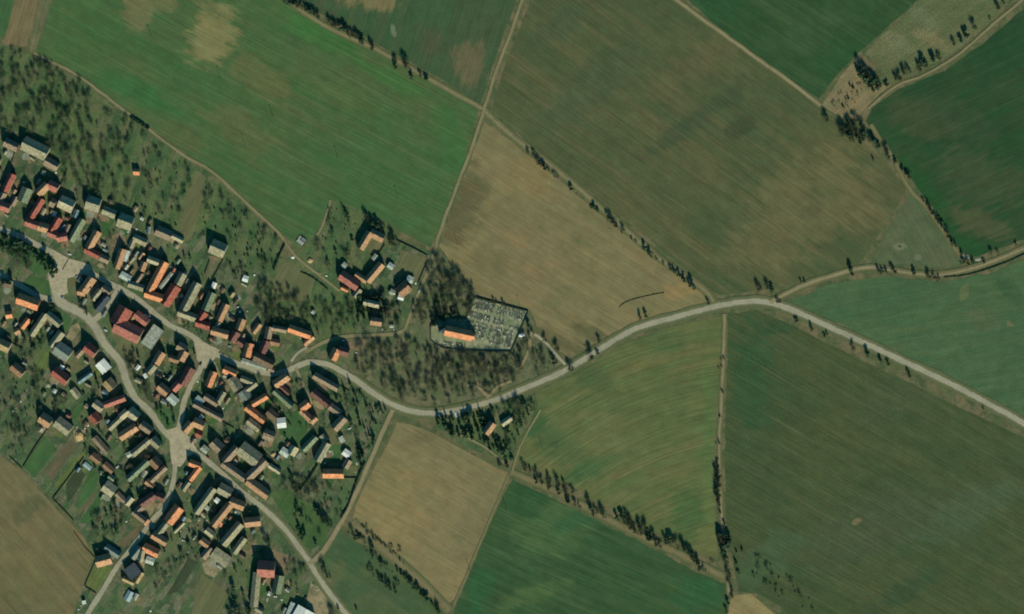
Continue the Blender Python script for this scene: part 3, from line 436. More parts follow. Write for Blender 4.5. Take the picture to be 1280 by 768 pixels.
# origin x, y of an eight-fold enlargement, then (block, kind, wings); a wing is its ridge line, half width (enlarged px) and roof
BLD = [
(0, 160, [('N', 'h', [(52, 142, 186, 204, 48, 'Tp')]), ('N', 'b', [(238, 150, 482, 268, 74, 'T')]), ('N', 's', [(455, 327, 585, 398, 48, 'Tp')]), ('N', 'h', [(484, 566, 384, 664, 46, 'Ot'), (488, 562, 590, 612, 48, 'Rp')]),
 ('N', 'h', [(134, 462, 52, 640, 40, 'R')]), ('N', 's', [(46, 652, -20, 775, 36, 'Tp')]), ('N', 'b', [(285, 606, 226, 742, 58, 'Tg')]), ('N', 's', [(172, 690, 124, 780, 30, 'Tp')]), ('N', 's', [(-30, 330, 10, 345, 40, 'Tl')])]),
(0, 250, [('N', 'h', [(-10, 50, 105, 92, 48, 'Rp')]), ('N', 'h', [(430, -8, 312, 182, 38, 'R'), (262, 218, 384, 262, 44, 'Rp')]), ('N', 'h', [(390, 264, 494, 294, 48, 'Ot')]), ('N', 'h', [(602, 180, 512, 322, 42, 'R'), (488, 326, 584, 366, 40, 'Rp')]), ('N', 'h', [(574, 384, 682, 366, 44, 'Rp')]),
 ('N', 'b', [(602, 12, 742, 76, 66, 'Tl')]), ('N', 's', [(508, 18, 558, 44, 46, 'Tp')]), ('N', 's', [(696, 246, 668, 322, 26, 'Tp')]), ('N', 's', [(560, 118, 540, 170, 18, 'Wg')]), ('N', 'b', [(836, 194, 708, 416, 40, 'Tg')]), ('N', 'b', [(872, 20, 1006, 64, 72, 'T')]),
 ('N', 'h', [(984, 314, 890, 488, 44, 'Ot'), (858, 490, 1002, 566, 40, 'R')]), ('N', 's', [(1004, 572, 1092, 612, 36, 'Tp')]), ('N', 'h', [(1234, 492, 1166, 688, 38, 'Ot')]), ('N', 's', [(1030, 98, 1162, 152, 46, 'T')]), ('N', 's', [(780, 100, 750, 180, 30, 'Gb')])]),
(150, 250, [('N', 'b', [(-8, 194, 132, 246, 74, 'T')]), ('N', 's', [(368, 304, 520, 368, 54, 'Tp')]), ('N', 's', [(526, 360, 636, 414, 28, 'Tl')]), ('N', 'b', [(914, 456, 1056, 520, 74, 'T')]), ('N', 's', [(138, 374, 272, 434, 40, 'T'), (140, 400, 104, 482, 30, 'T')]),
 ('N', 's', [(78, 506, 40, 612, 32, 'Wg')]), ('N', 's', [(240, 530, 190, 592, 22, 'Ot')]), ('N', 'b', [(282, 590, 400, 634, 34, 'Tl'), (254, 622, 216, 712, 34, 'Ot')]), ('N', 's', [(548, 684, 530, 722, 18, 'Rp')]), ('N', 's', [(640, 730, 665, 755, 22, 'Tl')]), ('N', 's', [(210, 180, 240, 200, 16, 'Wg')]), ('N', 's', [(295, 270, 285, 340, 20, 'Gb')])]),
(150, 340, [('N', 's', [(8, 22, 110, 78, 36, 'Wg')]), ('N', 's', [(92, 118, 250, 170, 36, 'T')]), ('N', 's', [(226, 18, 166, 104, 22, 'Tp')]), ('N', 'h', [(456, -100, 300, 196, 46, 'O'), (256, 212, 436, 272, 44, 'O')]), ('N', 's', [(526, 12, 402, 162, 20, 'Gl')]),
 ('N', 'h', [(568, 140, 444, 330, 58, 'R')]), ('N', 'b', [(640, 16, 576, 130, 42, 'T')]), ('N', 'b', [(782, 110, 640, 384, 50, 'T')]), ('N', 'h', [(586, 400, 770, 466, 42, 'T')]), ('N', 'h', [(852, 402, 800, 480, 44, 'R'), (764, 504, 906, 548, 42, 'R')]), ('N', 'b', [(930, 208, 852, 388, 42, 'Tg')]),
 ('N', 's', [(956, 108, 932, 164, 24, 'W')]), ('N', 'h', [(1068, 322, 990, 492, 40, 'Ot')]), ('N', 's', [(998, 506, 960, 566, 28, 'G')]), ('N', 'h', [(918, 584, 1092, 634, 44, 'Ot')]), ('N', 'h', [(1232, 472, 1188, 584, 40, 'Ot')]), ('N', 'h', [(1172, 600, 1112, 700, 46, 'Dr')]), ('N', 's', [(1230, 60, 1285, 80, 32, 'W')]),
 ('N', 's', [(1140, 205, 1105, 250, 26, 'Ty')]), ('I', 'hall', [(70, 362, -30, 530, 80, 'R'), (-40, 522, 214, 648, 84, 'Rp'), (160, 418, 284, 512, 46, 'Rp')]), ('I', 's', [(160, 412, 112, 490, 24, 'Ty')]), ('I', 'f', [(396, 556, 268, 744, 62, 'Gl')]), ('I', 's', [(235, 440, 275, 470, 28, 'Wg')])]),
(150, 430, [('I', 'h', [(428, 82, 356, 198, 46, 'Ot')]), ('I', 's', [(350, 212, 282, 292, 40, 'T')]), ('I', 'h', [(582, 12, 664, 62, 46, 'Tp'), (656, 72, 604, 166, 48, 'Ot'), (500, 138, 592, 168, 34, 'Ob')]), ('I', 'h', [(720, 240, 622, 410, 54, 'Dr')]), ('I', 's', [(602, 386, 530, 462, 42, 'Rp')]),
 ('I', 'h', [(392, 416, 488, 494, 48, 'Ot')]), ('I', 's', [(492, 520, 572, 592, 42, 'Wg')]), ('I', 's', [(200, 215, 165, 260, 20, 'W')]), ('I', 's', [(245, 300, 270, 340, 18, 'W')]), ('W', 'h', [(92, 664, 186, 738, 56, 'Tl'), (82, 672, 8, 734, 40, 'Tl')]), ('M', 'h', [(944, 276, 882, 430, 40, 'O')]), ('M', 'h', [(1040, 250, 1170, 306, 42, 'O')]),
 ('M', 'h', [(1114, 340, 1190, 462, 56, 'T')]), ('M', 's', [(1224, 470, 1282, 556, 58, 'G')]), ('M', 'h', [(852, 518, 986, 604, 36, 'Tp'), (1044, 478, 972, 600, 32, 'T')]), ('M', 'b', [(744, 598, 1032, 752, 32, 'Tp')]), ('M', 's', [(758, 540, 830, 600, 38, 'Wg')]), ('M', 's', [(1040, 310, 1080, 330, 24, 'Gl')]), ('M', 's', [(800, 715, 830, 750, 24, 'Wg')])]),
(0, 340, [('W', 'h', [(180, 262, 396, 338, 58, 'O')]), ('W', 's', [(294, 468, 218, 562, 32, 'O')]), ('W', 's', [(62, 434, 128, 424, 38, 'O')]), ('W', 's', [(200, 582, 150, 610, 34, 'Ot')]), ('W', 'b', [(474, 416, 614, 534, 40, 'T'), (462, 422, 316, 640, 36, 'T')]), ('W', 'b', [(626, 602, 516, 750, 42, 'T')]),
 ('I', 'h', [(932, 58, 834, 196, 50, 'Ot')]), ('I', 's', [(780, 196, 860, 214, 36, 'Ot')]), ('I', 'h', [(1030, 154, 1110, 214, 44, 'Tp'), (1012, 176, 930, 284, 32, 'T')]), ('I', 'h', [(1084, 240, 968, 382, 46, 'S')]), ('W', 's', [(30, 110, 120, 130, 40, 'Br')])]),
(0, 430, [('W', 'h', [(-10, -10, 104, 44, 56, 'Ty')]), ('W', 'h', [(130, 214, 238, 304, 50, 'Ob')]), ('W', 'b', [(566, 28, 704, 124, 72, 'G')]), ('W', 's', [(830, 62, 764, 130, 30, 'Tp')]), ('W', 'h', [(544, 266, 684, 376, 58, 'R')]), ('W', 'h', [(862, 22, 966, 100, 58, 'R')]), ('W', 'h', [(1000, 180, 1078, 272, 58, 'W')]), ('W', 's', [(920, 290, 784, 386, 26, 'Gb')]),
 ('W', 'h', [(1070, 366, 1140, 446, 58, 'Ty')]), ('W', 's', [(726, 450, 796, 536, 36, 'Tl')]), ('W', 'h', [(1046, 614, 1256, 536, 36, 'Rp')]), ('W', 's', [(942, 590, 1034, 652, 48, 'Tl')]), ('W', 's', [(630, 215, 610, 260, 24, 'W')]), ('W', 's', [(560, 455, 540, 490, 20, 'Wg')])]),
(0, 520, [('W', 'h', [(926, -18, 992, 64, 52, 'R')]), ('W', 'h', [(410, 8, 516, 76, 58, 'Ot')]), ('W', 'b', [(570, 48, 706, 152, 62, 'T')]), ('W', 's', [(946, 214, 1082, 366, 36, 'Tp')]), ('W', 's', [(920, 388, 1008, 462, 40, 'Ob')]), ('W', 's', [(1044, 478, 1136, 558, 36, 'Ob')]), ('W', 's', [(1090, 600, 1150, 640, 30, 'Tg')]), ('W', 'b', [(1050, 690, 1152, 766, 64, 'Tl')]), ('W', 'g', [(842, 476, 912, 532, 24, 'Wg')])]),
(100, 520, [('W', 's', [(422, 8, 290, 132, 32, 'T')]), ('W', 'h', [(614, 76, 720, 156, 46, 'Tp'), (572, 104, 402, 216, 44, 'Ot')]), ('W', 'h', [(724, 224, 802, 304, 46, 'T'), (702, 236, 526, 386, 36, 'T')]), ('W', 's', [(520, 370, 470, 400, 26, 'Wg')]), ('W', 'h', [(724, 430, 800, 506, 54, 'Ob'), (690, 446, 482, 638, 36, 'Tg')]),
 ('W', 'h', [(862, 508, 712, 652, 32, 'Tp')]), ('W', 's', [(664, 650, 740, 712, 32, 'Ot')]), ('L', 'h', [(1098, 464, 1214, 506, 36, 'O'), (1202, 508, 1100, 642, 32, 'O')]), ('L', 's', [(1092, 660, 1030, 746, 28, 'T')]), ('M', 'h', [(1136, 54, 1248, 102, 50, 'Ot'), (1120, 66, 1046, 156, 44, 'Ot')]), ('M', 's', [(1164, 170, 1220, 198, 32, 'R')]), ('W', 's', [(650, 410, 702, 418, 22, 'O')])]),
(220, 540, [('M', 'h', [(370, 94, 456, 176, 58, 'Tp')]), ('M', 's', [(262, 150, 322, 200, 34, 'Gl')]), ('M', 'b', [(618, 152, 482, 302, 42, 'Tp'), (646, 152, 832, 292, 78, 'T'), (902, 284, 712, 468, 48, 'Tp'), (470, 306, 700, 472, 42, 'Tp')]), ('M', 'h', [(718, 482, 930, 640, 50, 'Ot')]), ('M', 's', [(930, 330, 1046, 406, 26, 'Tl')]),
 ('M', 's', [(1192, 146, 1146, 226, 48, 'Tl')]), ('M', 's', [(1052, 178, 1132, 232, 40, 'Wg')]), ('M', 'h', [(880, 20, 986, 64, 46, 'Tp')]), ('L', 'b', [(432, 552, 558, 620, 58, 'T'), (386, 558, 198, 812, 40, 'T')])]),
(220, 590, [('L', 'h', [(542, 290, 690, 346, 50, 'Ot'), (548, 318, 370, 540, 42, 'Ot')]), ('L', 's', [(302, 576, 382, 640, 34, 'Tl')]), ('L', 's', [(455, 505, 435, 545, 20, 'O')]), ('L', 'h', [(690, 506, 850, 488, 50, 'Ot'), (652, 512, 470, 724, 46, 'T')]), ('L', 's', [(395, 270, 430, 300, 26, 'W')]), ('L', 's', [(300, 350, 335, 375, 22, 'Wg')]), ('L', 's', [(262, 410, 300, 450, 20, 'Tl')])]),
(240, 672, [('L', 'b', [(532, 0, 420, 152, 36, 'T')]), ('L', 's', [(90, 20, 172, 82, 38, 'Ot')]), ('L', 'b', [(214, 140, 372, 252, 62, 'T')], 12), ('L', 's', [(196, 100, 106, 202, 38, 'Tp')]), ('L', 'h', [(660, 308, 834, 318, 84, 'Rp')]), ('L', 'b', [(656, 345, 622, 690, 42, 'T')]), ('L', 'b', [(882, 375, 846, 556, 48, 'Tg')]),
 ('L', 's', [(1018, 650, 955, 800, 28, 'Wg')], 10), ('L', 'b', [(1150, 712, 1050, 890, 96, 'W')], 8), ('L', 's', [(638, 700, 712, 742, 32, 'T')]), ('L', 's', [(760, 555, 790, 565, 22, 'Wg')])]),
(90, 610, [('W', 's', [(450, 54, 556, 152, 30, 'Tp'), (602, 94, 542, 166, 38, 'Tl')]), ('W', 'h', [(832, 68, 692, 166, 46, 'Dr'), (836, 68, 930, 108, 42, 'Dr')]), ('W', 's', [(712, 180, 652, 236, 36, 'Tp')]), ('W', 'h', [(618, 234, 738, 332, 34, 'Tp')]), ('W', 's', [(768, 312, 722, 362, 30, 'Ot')]), ('L', 'h', [(1082, 188, 962, 342, 58, 'O')]), ('L', 's', [(950, 350, 862, 462, 36, 'T')]),
 ('L', 'h', [(808, 462, 956, 550, 42, 'Ot')]), ('L', 'h', [(718, 584, 872, 660, 46, 'O'), (712, 622, 690, 735, 28, 'Tl')]), ('L', 's', [(690, 592, 602, 702, 38, 'G')]), ('L', 's', [(1125, 345, 1022, 446, 18, 'Tl')]), ('L', 's', [(1130, 285, 1105, 325, 24, 'Gb')])]),
(90, 672, [('W', 'h', [(246, 246, 398, 204, 58, 'Ot')]), ('W', 's', [(340, 90, 480, 180, 40, 'G')]), ('L', 's', [(742, 216, 824, 244, 36, 'Wg')]), ('L', 'f', [(560, 376, 664, 296, 66, 'S')]), ('L', 's', [(512, 404, 630, 458, 28, 'Ty')]), ('L', 's', [(706, 346, 640, 448, 28, 'Ty')]), ('L', 'g', [(596, 540, 545, 630, 36, 'Gb')]), ('L', 's', [(660, 562, 625, 622, 20, 'Gl')]), ('W', 's', [(118, 630, 128, 665, 20, 'W')]), ('W', 's', [(330, 96, 360, 120, 24, 'Wg')])]),
(300, 440, [('M', 's', [(8, 262, 132, 308, 32, 'T'), (166, 308, 62, 386, 32, 'T')]), ('N', 'h', [(150, 40, 340, 136, 50, 'Br')]), ('N', 's', [(18, 84, 268, 168, 26, 'Gl')]), ('N', 's', [(285, 165, 345, 185, 24, 'Tp')]), ('M', 'h', [(484, 238, 346, 332, 46, 'Ot')]), ('M', 's', [(382, 322, 500, 424, 30, 'Dr')]), ('M', 'h', [(274, 438, 122, 528, 34, 'O'), (66, 548, 254, 694, 40, 'O')]), ('M', 'b', [(346, 386, 524, 544, 34, 'Tg')]),
 ('M', 's', [(282, 590, 372, 662, 44, 'Br')]), ('M', 's', [(372, 715, 462, 705, 52, 'W')]), ('M', 's', [(80, 682, 200, 776, 38, 'T')]), ('M', 'h', [(690, 506, 606, 572, 46, 'O'), (614, 582, 728, 692, 36, 'Ot'), (764, 652, 706, 704, 34, 'Ot')]), ('M', 'b', [(740, 232, 986, 370, 36, 'Tp')]), ('M', 'h', [(724, 396, 892, 530, 42, 'Dr')]), ('M', 's', [(898, 540, 1010, 618, 38, 'Tp')]), ('M', 'b', [(1048, 654, 940, 770, 46, 'Tp')])]),
(320, 520, [('M', 'h', [(82, 166, 188, 206, 46, 'Tp')]), ('M', 's', [(602, 206, 470, 344, 36, 'Tg')]), ('M', 's', [(658, 190, 704, 254, 34, 'T')]), ('M', 'b', [(716, 266, 612, 450, 44, 'T')]), ('M', 's', [(846, 206, 872, 262, 24, 'Wg')]), ('M', 's', [(876, 352, 940, 398, 36, 'W')]), ('M', 's', [(934, 440, 890, 520, 38, 'Tp')]), ('M', 'h', [(670, 576, 880, 578, 48, 'O')])]),
(300, 370, [('N', 's', [(202, 280, 132, 372, 30, 'Ot')]), ('N', 'h', [(102, 474, 62, 610, 46, 'O')]), ('N', 'h', [(302, 308, 276, 432, 38, 'Tp'), (320, 318, 470, 346, 30, 'Tp')]), ('N', 'h', [(272, 448, 222, 572, 42, 'Dr')]), ('N', 's', [(300, 452, 400, 476, 34, 'Ob')]), ('H', 'h', [(490, 322, 716, 400, 42, 'O')]), ('H', 's', [(736, 406, 640, 486, 30, 'Ot')]), ('N', 's', [(-16, 448, 44, 490, 38, 'Dr')]), ('H', 'h', [(976, 530, 922, 640, 46, 'O'), (986, 540, 1090, 572, 48, 'Dr')]), ('H', 's', [(720, 155, 750, 175, 18, 'Wg')])]),
(400, 260, [('H', 'h', [(504, 244, 402, 410, 42, 'Ot'), (508, 246, 640, 312, 46, 'Ot')]), ('H', 's', [(572, 470, 530, 522, 26, 'Gl')]), ('H', 's', [(225, 560, 265, 595, 30, 'Gl')]), ('H', 'b', [(622, 560, 472, 738, 42, 'Ot')]), ('H', 's', [(682, 566, 736, 602, 30, 'Wg')]), ('H', 's', [(354, 664, 470, 736, 32, 'Ot')])]),
(400, 340, [('H', 'h', [(206, 28, 388, 150, 54, 'Rp')]), ('H', 's', [(402, 172, 340, 252, 34, 'T')]), ('H', 's', [(216, 156, 286, 190, 22, 'O')]), ('H', 'h', [(886, 134, 788, 216, 62, 'Ob')]), ('H', 's', [(870, 62, 935, 90, 34, 'Wg')]), ('H', 's', [(780, 250, 840, 266, 26, 'W')]), ('H', 's', [(700, 190, 740, 215, 28, 'Gl')]), ('H', 'h', [(438, 300, 596, 334, 34, 'Tl')]), ('H', 'h', [(508, 490, 622, 506, 42, 'Ot')]), ('H', 's', [(700, 540, 740, 548, 16, 'Wg')])]),
(540, 480, [('R', 'h', [(612, 388, 532, 496, 44, 'Ot')]), ('R', 's', [(792, 336, 696, 406, 32, 'Tl')])]),
(120, 160, [('X', 's', [(378, 440, 442, 444, 34, 'O')])]),
]
PLACE = {'N': 'above the upper street', 'I': 'on the wedge between the streets', 'W': 'west of the main street', 'M': 'inside the road fork', 'L': 'in the southern block', 'H': 'on the church slope', 'R': 'among trees south of the main road', 'X': 'alone in the orchard above the village'}
KIND = {'h': 'house', 'b': 'barn', 's': 'shed', 'f': 'building', 'g': 'greenhouse', 'hall': 'hall'}
BUILT = []
rb = random.Random(11)
for ox, oy, items in BLD:
    for it in items:
        reg, kd, wings = it[0], it[1], it[2]; pit0 = it[3] if len(it) > 3 else None
        ws = [((ox + w[0] / 8, oy + w[1] / 8), (ox + w[2] / 8, oy + w[3] / 8), w[4] / 8, w[5]) for w in wings]
        cx = sum((w[0][0] + w[1][0]) / 2 for w in ws) / len(ws); cy = sum((w[0][1] + w[1][1]) / 2 for w in ws) / len(ws)
        name = {'h': 'village_house', 'b': 'barn', 's': 'shed', 'f': 'flat_roofed_building', 'g': 'greenhouse', 'hall': 'village_hall'}[kd]
        base_p = P(cx, cy); root = empty(name, base_p); wall = MB(); roofs = []
        for wi, (a, b, half, rc) in enumerate(ws):
            hw = {'h': 5.3, 'b': 6.0, 's': 3.5, 'f': 7.6, 'g': 1.6, 'hall': 7.0}[kd] + rb.uniform(-.3, .3) + wi * .06
            if half > 8 and kd != 'f': hw += .8
            if kd == 'f' and rc == 'S': hw = 7
            pit = pit0 or ({'h': 49, 'b': 48, 's': 40, 'g': 25, 'hall': 38, 'f': 0}[kd] + rb.uniform(-3, 3))
            if rc in ('W', 'Wg', 'Gl') and not pit0: pit = min(pit, 18)
            if half > 7 and kd == 'b' and not pit0: pit = 36
            g = flat_geo(a, b, half, hw) if kd == 'f' else wing_geo(a, b, half, hw, pit)
            wall.add(g[0].v, g[0].f)
            for q in (wall,): pass
            roofs.append((g, rc, pit, half))
        for i in range(len(wall.v)): wall.v[i] = wall.v[i] - base_p
        wall.build('wall', M_GLASS if kd == 'g' else M_WALLS[0 if rb.random() < .6 else rb.choice((1, 2))], root)
        for (g, rc, pit, half) in roofs:
            r = g[1]; r.v = [v - base_p for v in r.v]
            ro = r.build('roof', M_GLASS if kd == 'g' else ROOF[rc], root)
            zr, A0, B0, d, n = g[2:]; L = (B0 - A0).length
            if kd in ('h', 'hall') and L > 9 and rc not in ('W', 'Wg'):
                for t in ([.3] if L < 17 else [.22, .74]):
                    if rb.random() < .8:
                        t += rb.uniform(-.06, .06); c = A0.lerp(B0, t) + n * rb.choice((-1, 1)) * .9
                        m = MB(); m.box(Vector((c.x, c.y, zr + .1)) - base_p, .75, .75, 2.4, math.atan2(d.y, d.x)); m.box(Vector((c.x, c.y, zr + 1.42)) - base_p, .95, .95, .22, math.atan2(d.y, d.x))
                        m.build('chimney', M_BRICK, ro)
        maxL = max((P(*a) - P(*b)).length for a, b, _, _ in ws)
        BUILT.append(dict(o=root, reg=reg, kd=kd, cx=cx, cy=cy, L=maxL, rc=ws[0][3], rcs=[w[3] for w in ws], n=len(ws), half=ws[0][2]))
ra_ = random.Random(63); NB = list(BUILT); EXTRA = []
def free(x, y, rad, own):
    for ox, oy, items in BLD:
        for it in items:
            for w in it[2]:
                x1, y1, x2, y2, h = ox + w[0] / 8, oy + w[1] / 8, ox + w[2] / 8, oy + w[3] / 8, w[4] / 8
                dx, dy = x2 - x1, y2 - y1; t = max(0, min(1, ((x - x1) * dx + (y - y1) * dy) / (dx * dx + dy * dy)))
                if math.hypot(x - x1 - t * dx, y - y1 - t * dy) < h + rad: return False
    for pts, w in ((NORTH, 6), (WEST, 8), (LANE, 6), (SOUTH, 5), (SE, 6), (MAIN, 6)):
        for (x1, y1), (x2, y2) in zip(pts, pts[1:]):
            dx, dy = x2 - x1, y2 - y1; t = max(0, min(1, ((x - x1) * dx + (y - y1) * dy) / (dx * dx + dy * dy)))
            if math.hypot(x - x1 - t * dx, y - y1 - t * dy) < w + rad - 1: return False
    return all((x - a) ** 2 + (y - b_) ** 2 > (rad + 3.2) ** 2 for a, b_ in EXTRA)
for b in NB:
    if b['reg'] in 'RXH' or len(EXTRA) > 95: continue
    for tr in range(14):
        a_ = ra_.uniform(0, 6.283); d_ = ra_.uniform(6, 15); x, y = b['cx'] + d_ * math.cos(a_), b['cy'] + d_ * math.sin(a_); L = ra_.uniform(4.5, 9.5); h = ra_.uniform(1.8, 2.9)
        if not free(x, y, h + .8, b): continue
        t = math.radians(ra_.choice((-57, -57, 30)) + ra_.uniform(-6, 6)); dx, dy = math.cos(t) * L / 2, math.sin(t) * L / 2
        if not (free(x + dx, y + dy, h * .8, b) and free(x - dx, y - dy, h * .8, b)): continue
        EXTRA.append((x, y)); rc = ra_.choice(('T', 'T', 'Tp', 'Br', 'Br', 'G', 'Tg', 'Ob', 'Gl', 'Dr', 'Gb')); bp_ = P(x, y); root = empty('shed', bp_)
        w_, r_, zr, *_ = wing_geo((x - dx, y - dy), (x + dx, y + dy), h, ra_.uniform(2.2, 3.0), ra_.uniform(18, 40), .3)
        w_.v = [v - bp_ for v in w_.v]; r_.v = [v - bp_ for v in r_.v]; w_.build('wall', ra_.choice(M_WALLS), root); r_.build('roof', ROOF[rc], root)
        BUILT.append(dict(o=root, reg=b['reg'], kd='s', cx=x, cy=y, L=L, rc=rc, rcs=[rc], n=1, half=h)); break
GROUPN = {'h': 'village houses', 'b': 'barns', 's': 'sheds and outbuildings', 'f': 'flat-roofed buildings', 'g': 'greenhouses', 'hall': 'public buildings'}
def look(b):
    sz = {'h': (11, 20), 'b': (14, 26), 's': (6, 13), 'f': (1, 90), 'g': (1, 90), 'hall': (1, 10)}[b['kd']]
    s = 'small ' if b['L'] < sz[0] else ('long ' if b['L'] > sz[1] else '')
    if b['kd'] == 'hall': s = 'big '
    sh = ''
    if b['n'] == 2: sh = 'L-shaped '
    if b['n'] >= 3: sh = 'courtyard ' if b['kd'] != 'hall' else 'U-shaped '
    if b['kd'] == 'f': s = 'flat-roofed '
    return s + sh + RC[b['rc']][1] + ' ' + KIND[b['kd']]
def short(b): return RC[b['rc']][1] + ' ' + KIND[b['kd']]
ORD = ['', 'first', 'second', 'third', 'fourth', 'fifth', 'sixth', 'seventh', 'eighth', 'ninth', 'tenth', 'eleventh', 'twelfth', 'thirteenth', 'fourteenth', 'fifteenth', 'sixteenth', 'seventeenth', 'eighteenth', 'nineteenth', 'twentieth']
def ordinal(n): return ORD[n] if n <= 20 else {2: 'twenty', 3: 'thirty', 4: 'forty', 5: 'fifty', 6: 'sixty'}[n // 10] + ('-' + ORD[n % 10] if n % 10 else 'th')
def nearest(b, others): return min(others, key=lambda q: (q['cx'] - b['cx']) ** 2 + (q['cy'] - b['cy']) ** 2)
for b in BUILT: b['look'] = look(b)
SIDE = lambda b, q: ('left' if b['cx'] < q['cx'] else 'right') + ' of' if abs(b['cx'] - q['cx']) > abs(b['cy'] - q['cy']) else ('above' if b['cy'] < q['cy'] else 'below')
from collections import defaultdict
byk = defaultdict(list)
for b in BUILT: byk[(b['look'], b['reg'])].append(b)
for (lk, reg), bs in byk.items():
    if len(bs) == 1: bs[0]['label'] = lk + ' ' + PLACE[reg]; continue
    sub = defaultdict(list)
    for b in bs:
        q = nearest(b, [x for x in BUILT if x is not b and x['look'] != lk]); b['q'] = q
        sub[SIDE(b, q) + ' the ' + short(q)].append(b)
    for ph, cs in sub.items():
        if len(cs) == 1: cs[0]['label'] = lk + ' just ' + ph + ', ' + PLACE[reg]
        else:
            bs2 = sorted(bs, key=lambda b: b['cx'])
            for b in cs: b['label'] = lk + ', ' + ordinal(bs2.index(b) + 1) + ' such from the left ' + PLACE[reg]
for b in BUILT: tag(b['o'], b['label'], {'hall': 'hall', 'f': 'building'}.get(b['kd'], KIND[b['kd']]), GROUPN[b['kd']])

YM = [G_YARD, G_OLV, G_GRASS, G_BARE, ground_mat('paved_yard', [(128, 132, 112), (142, 142, 120), (112, 120, 100)], 7, .25, 1.3), G_YEL]
ry = random.Random(77)
for ox, oy, items in BLD:
    for it in items:
        if it[0] in 'RXH' or (it[1] == 's' and ry.random() < .4): continue
        w = it[2][0]; x1, y1, x2, y2, hf = ox + w[0] / 8, oy + w[1] / 8, ox + w[2] / 8, oy + w[3] / 8, w[4] / 8
        dx, dy = x2 - x1, y2 - y1; L = math.hypot(dx, dy); nx, ny = -dy / L, dx / L
        if ny < 0: nx, ny = -nx, -ny
        for k in range(2 if L > 15 else 1):
            off = hf + ry.uniform(2, 6); t = ry.uniform(.25, .75); cx, cy = x1 + dx * t + nx * off, y1 + dy * t + ny * off
            ra, rb2 = min(L * .5, ry.uniform(4, 9)), ry.uniform(3, 6.5)
            pts = []
            for j in range(7):
                a_ = 6.283 * j / 7 + ry.uniform(-.2, .2); u_, v_ = ra * math.cos(a_) * ry.uniform(.7, 1.15), rb2 * math.sin(a_) * ry.uniform(.7, 1.15)
                pts.append((cx + dx / L * u_ + nx * v_, cy + dy / L * u_ + ny * v_))
            sheet('yard', pts, ry.choice(YM), z=.225 + .003 * (len(bpy.data.objects) % 30), jit=.5, step=2.5)

# ------------------------------------------------------------------ church with its slate spire
ch = empty('church', P(572, 418)); bp = ch.location.copy()
M_PLASTER = plain_mat('church_plaster', (190, 180, 152), .1, .7)
w, r, zr, A0, B0, d, n = wing_geo((556.5, 413.2), (590.5, 420.4), 6.6, 7.0, 50)
w.v = [v - bp for v in w.v]; w.build('nave_wall', M_PLASTER, ch); r.v = [v - bp for v in r.v]; nave_roof = r.build('roof', ROOF['O'], ch)
w, r, *_ = wing_geo((589.0, 420.1), (593.5, 421.0), 4.2, 5.4, 46); w.v = [v - bp for v in w.v]; r.v = [v - bp for v in r.v]; w.build('chancel_wall', M_PLASTER, ch); r.build('roof', ROOF['O'], ch)
t = MB(); tc = P(552.6, 412.4) - bp; ta = math.atan2(d.y, d.x); t.box(tc + Vector((0, 0, 7.5)), 6.4, 6.4, 15, ta); t.build('tower', M_PLASTER, ch)
s = MB(); mrot = Matrix.Rotation(ta, 3, 'Z'); vs = [tc + mrot @ Vector((x * 3.7, y * 3.7, 15)) for x, y in ((-1, -1), (1, -1), (1, 1), (-1, 1))]
vs += [tc + mrot @ Vector((x * 2.0, y * 2.0, 18.5)) for x, y in ((-1, -1), (1, -1), (1, 1), (-1, 1))] + [tc + Vector((0, 0, 26))]
s.add(vs, [(0, 1, 5, 4), (1, 2, 6, 5), (2, 3, 7, 6), (3, 0, 4, 7), (4, 5, 8), (5, 6, 8), (6, 7, 8), (7, 4, 8), (3, 2, 1, 0)]); s.tube(tc + Vector((0, 0, 25.8)), tc + Vector((0, 0, 28)), .12, .06, 5); s.build('spire', ROOF['S'], ch)
b_ = MB()
for k in range(4):
    e = A0.lerp(B0, .2 + .2 * k) - bp
    for sgn in (1, -1): b_.box(e + n * sgn * 6.35 + Vector((0, 0, 3)), .9, 1.0, 6, ta)
b_.build('buttress', M_PLASTER, ch)
tag(ch, 'village church with orange-tiled nave and dark slate spire inside the graveyard wall', 'church')

# ------------------------------------------------------------------ walls, hedges and fences along the plots
M_STONE = plain_mat('mossy_stone', (74, 78, 60), .3, 1.2); M_HEDGE = plain_mat('hedge_leaves', (30, 50, 34), .5, 1.5); M_BOARD = plain_mat('fence_boards', (72, 66, 52), .3, 1.5)
SEG0 = [(ox + w[0] / 8, oy + w[1] / 8, ox + w[2] / 8, oy + w[3] / 8, w[4] / 8) for ox, oy, items in BLD for it in items for w in it[2]]
RD0 = [(NORTH, 6), (WEST, 8), (LANE, 6), (SOUTH, 5), (SE, 6), (MAIN, 6)]
def clear_of(x, y):
    for segs in (SEG0, [(a[0], a[1], b[0], b[1], w) for pts, w in RD0 for a, b in zip(pts, pts[1:])]):
        for x1, y1, x2, y2, h in segs:
            dx, dy = x2 - x1, y2 - y1; t = max(0, min(1, ((x - x1) * dx + (y - y1) * dy) / (dx * dx + dy * dy)))
            if math.hypot(x - x1 - t * dx, y - y1 - t * dy) < h + .3: return False
    return True
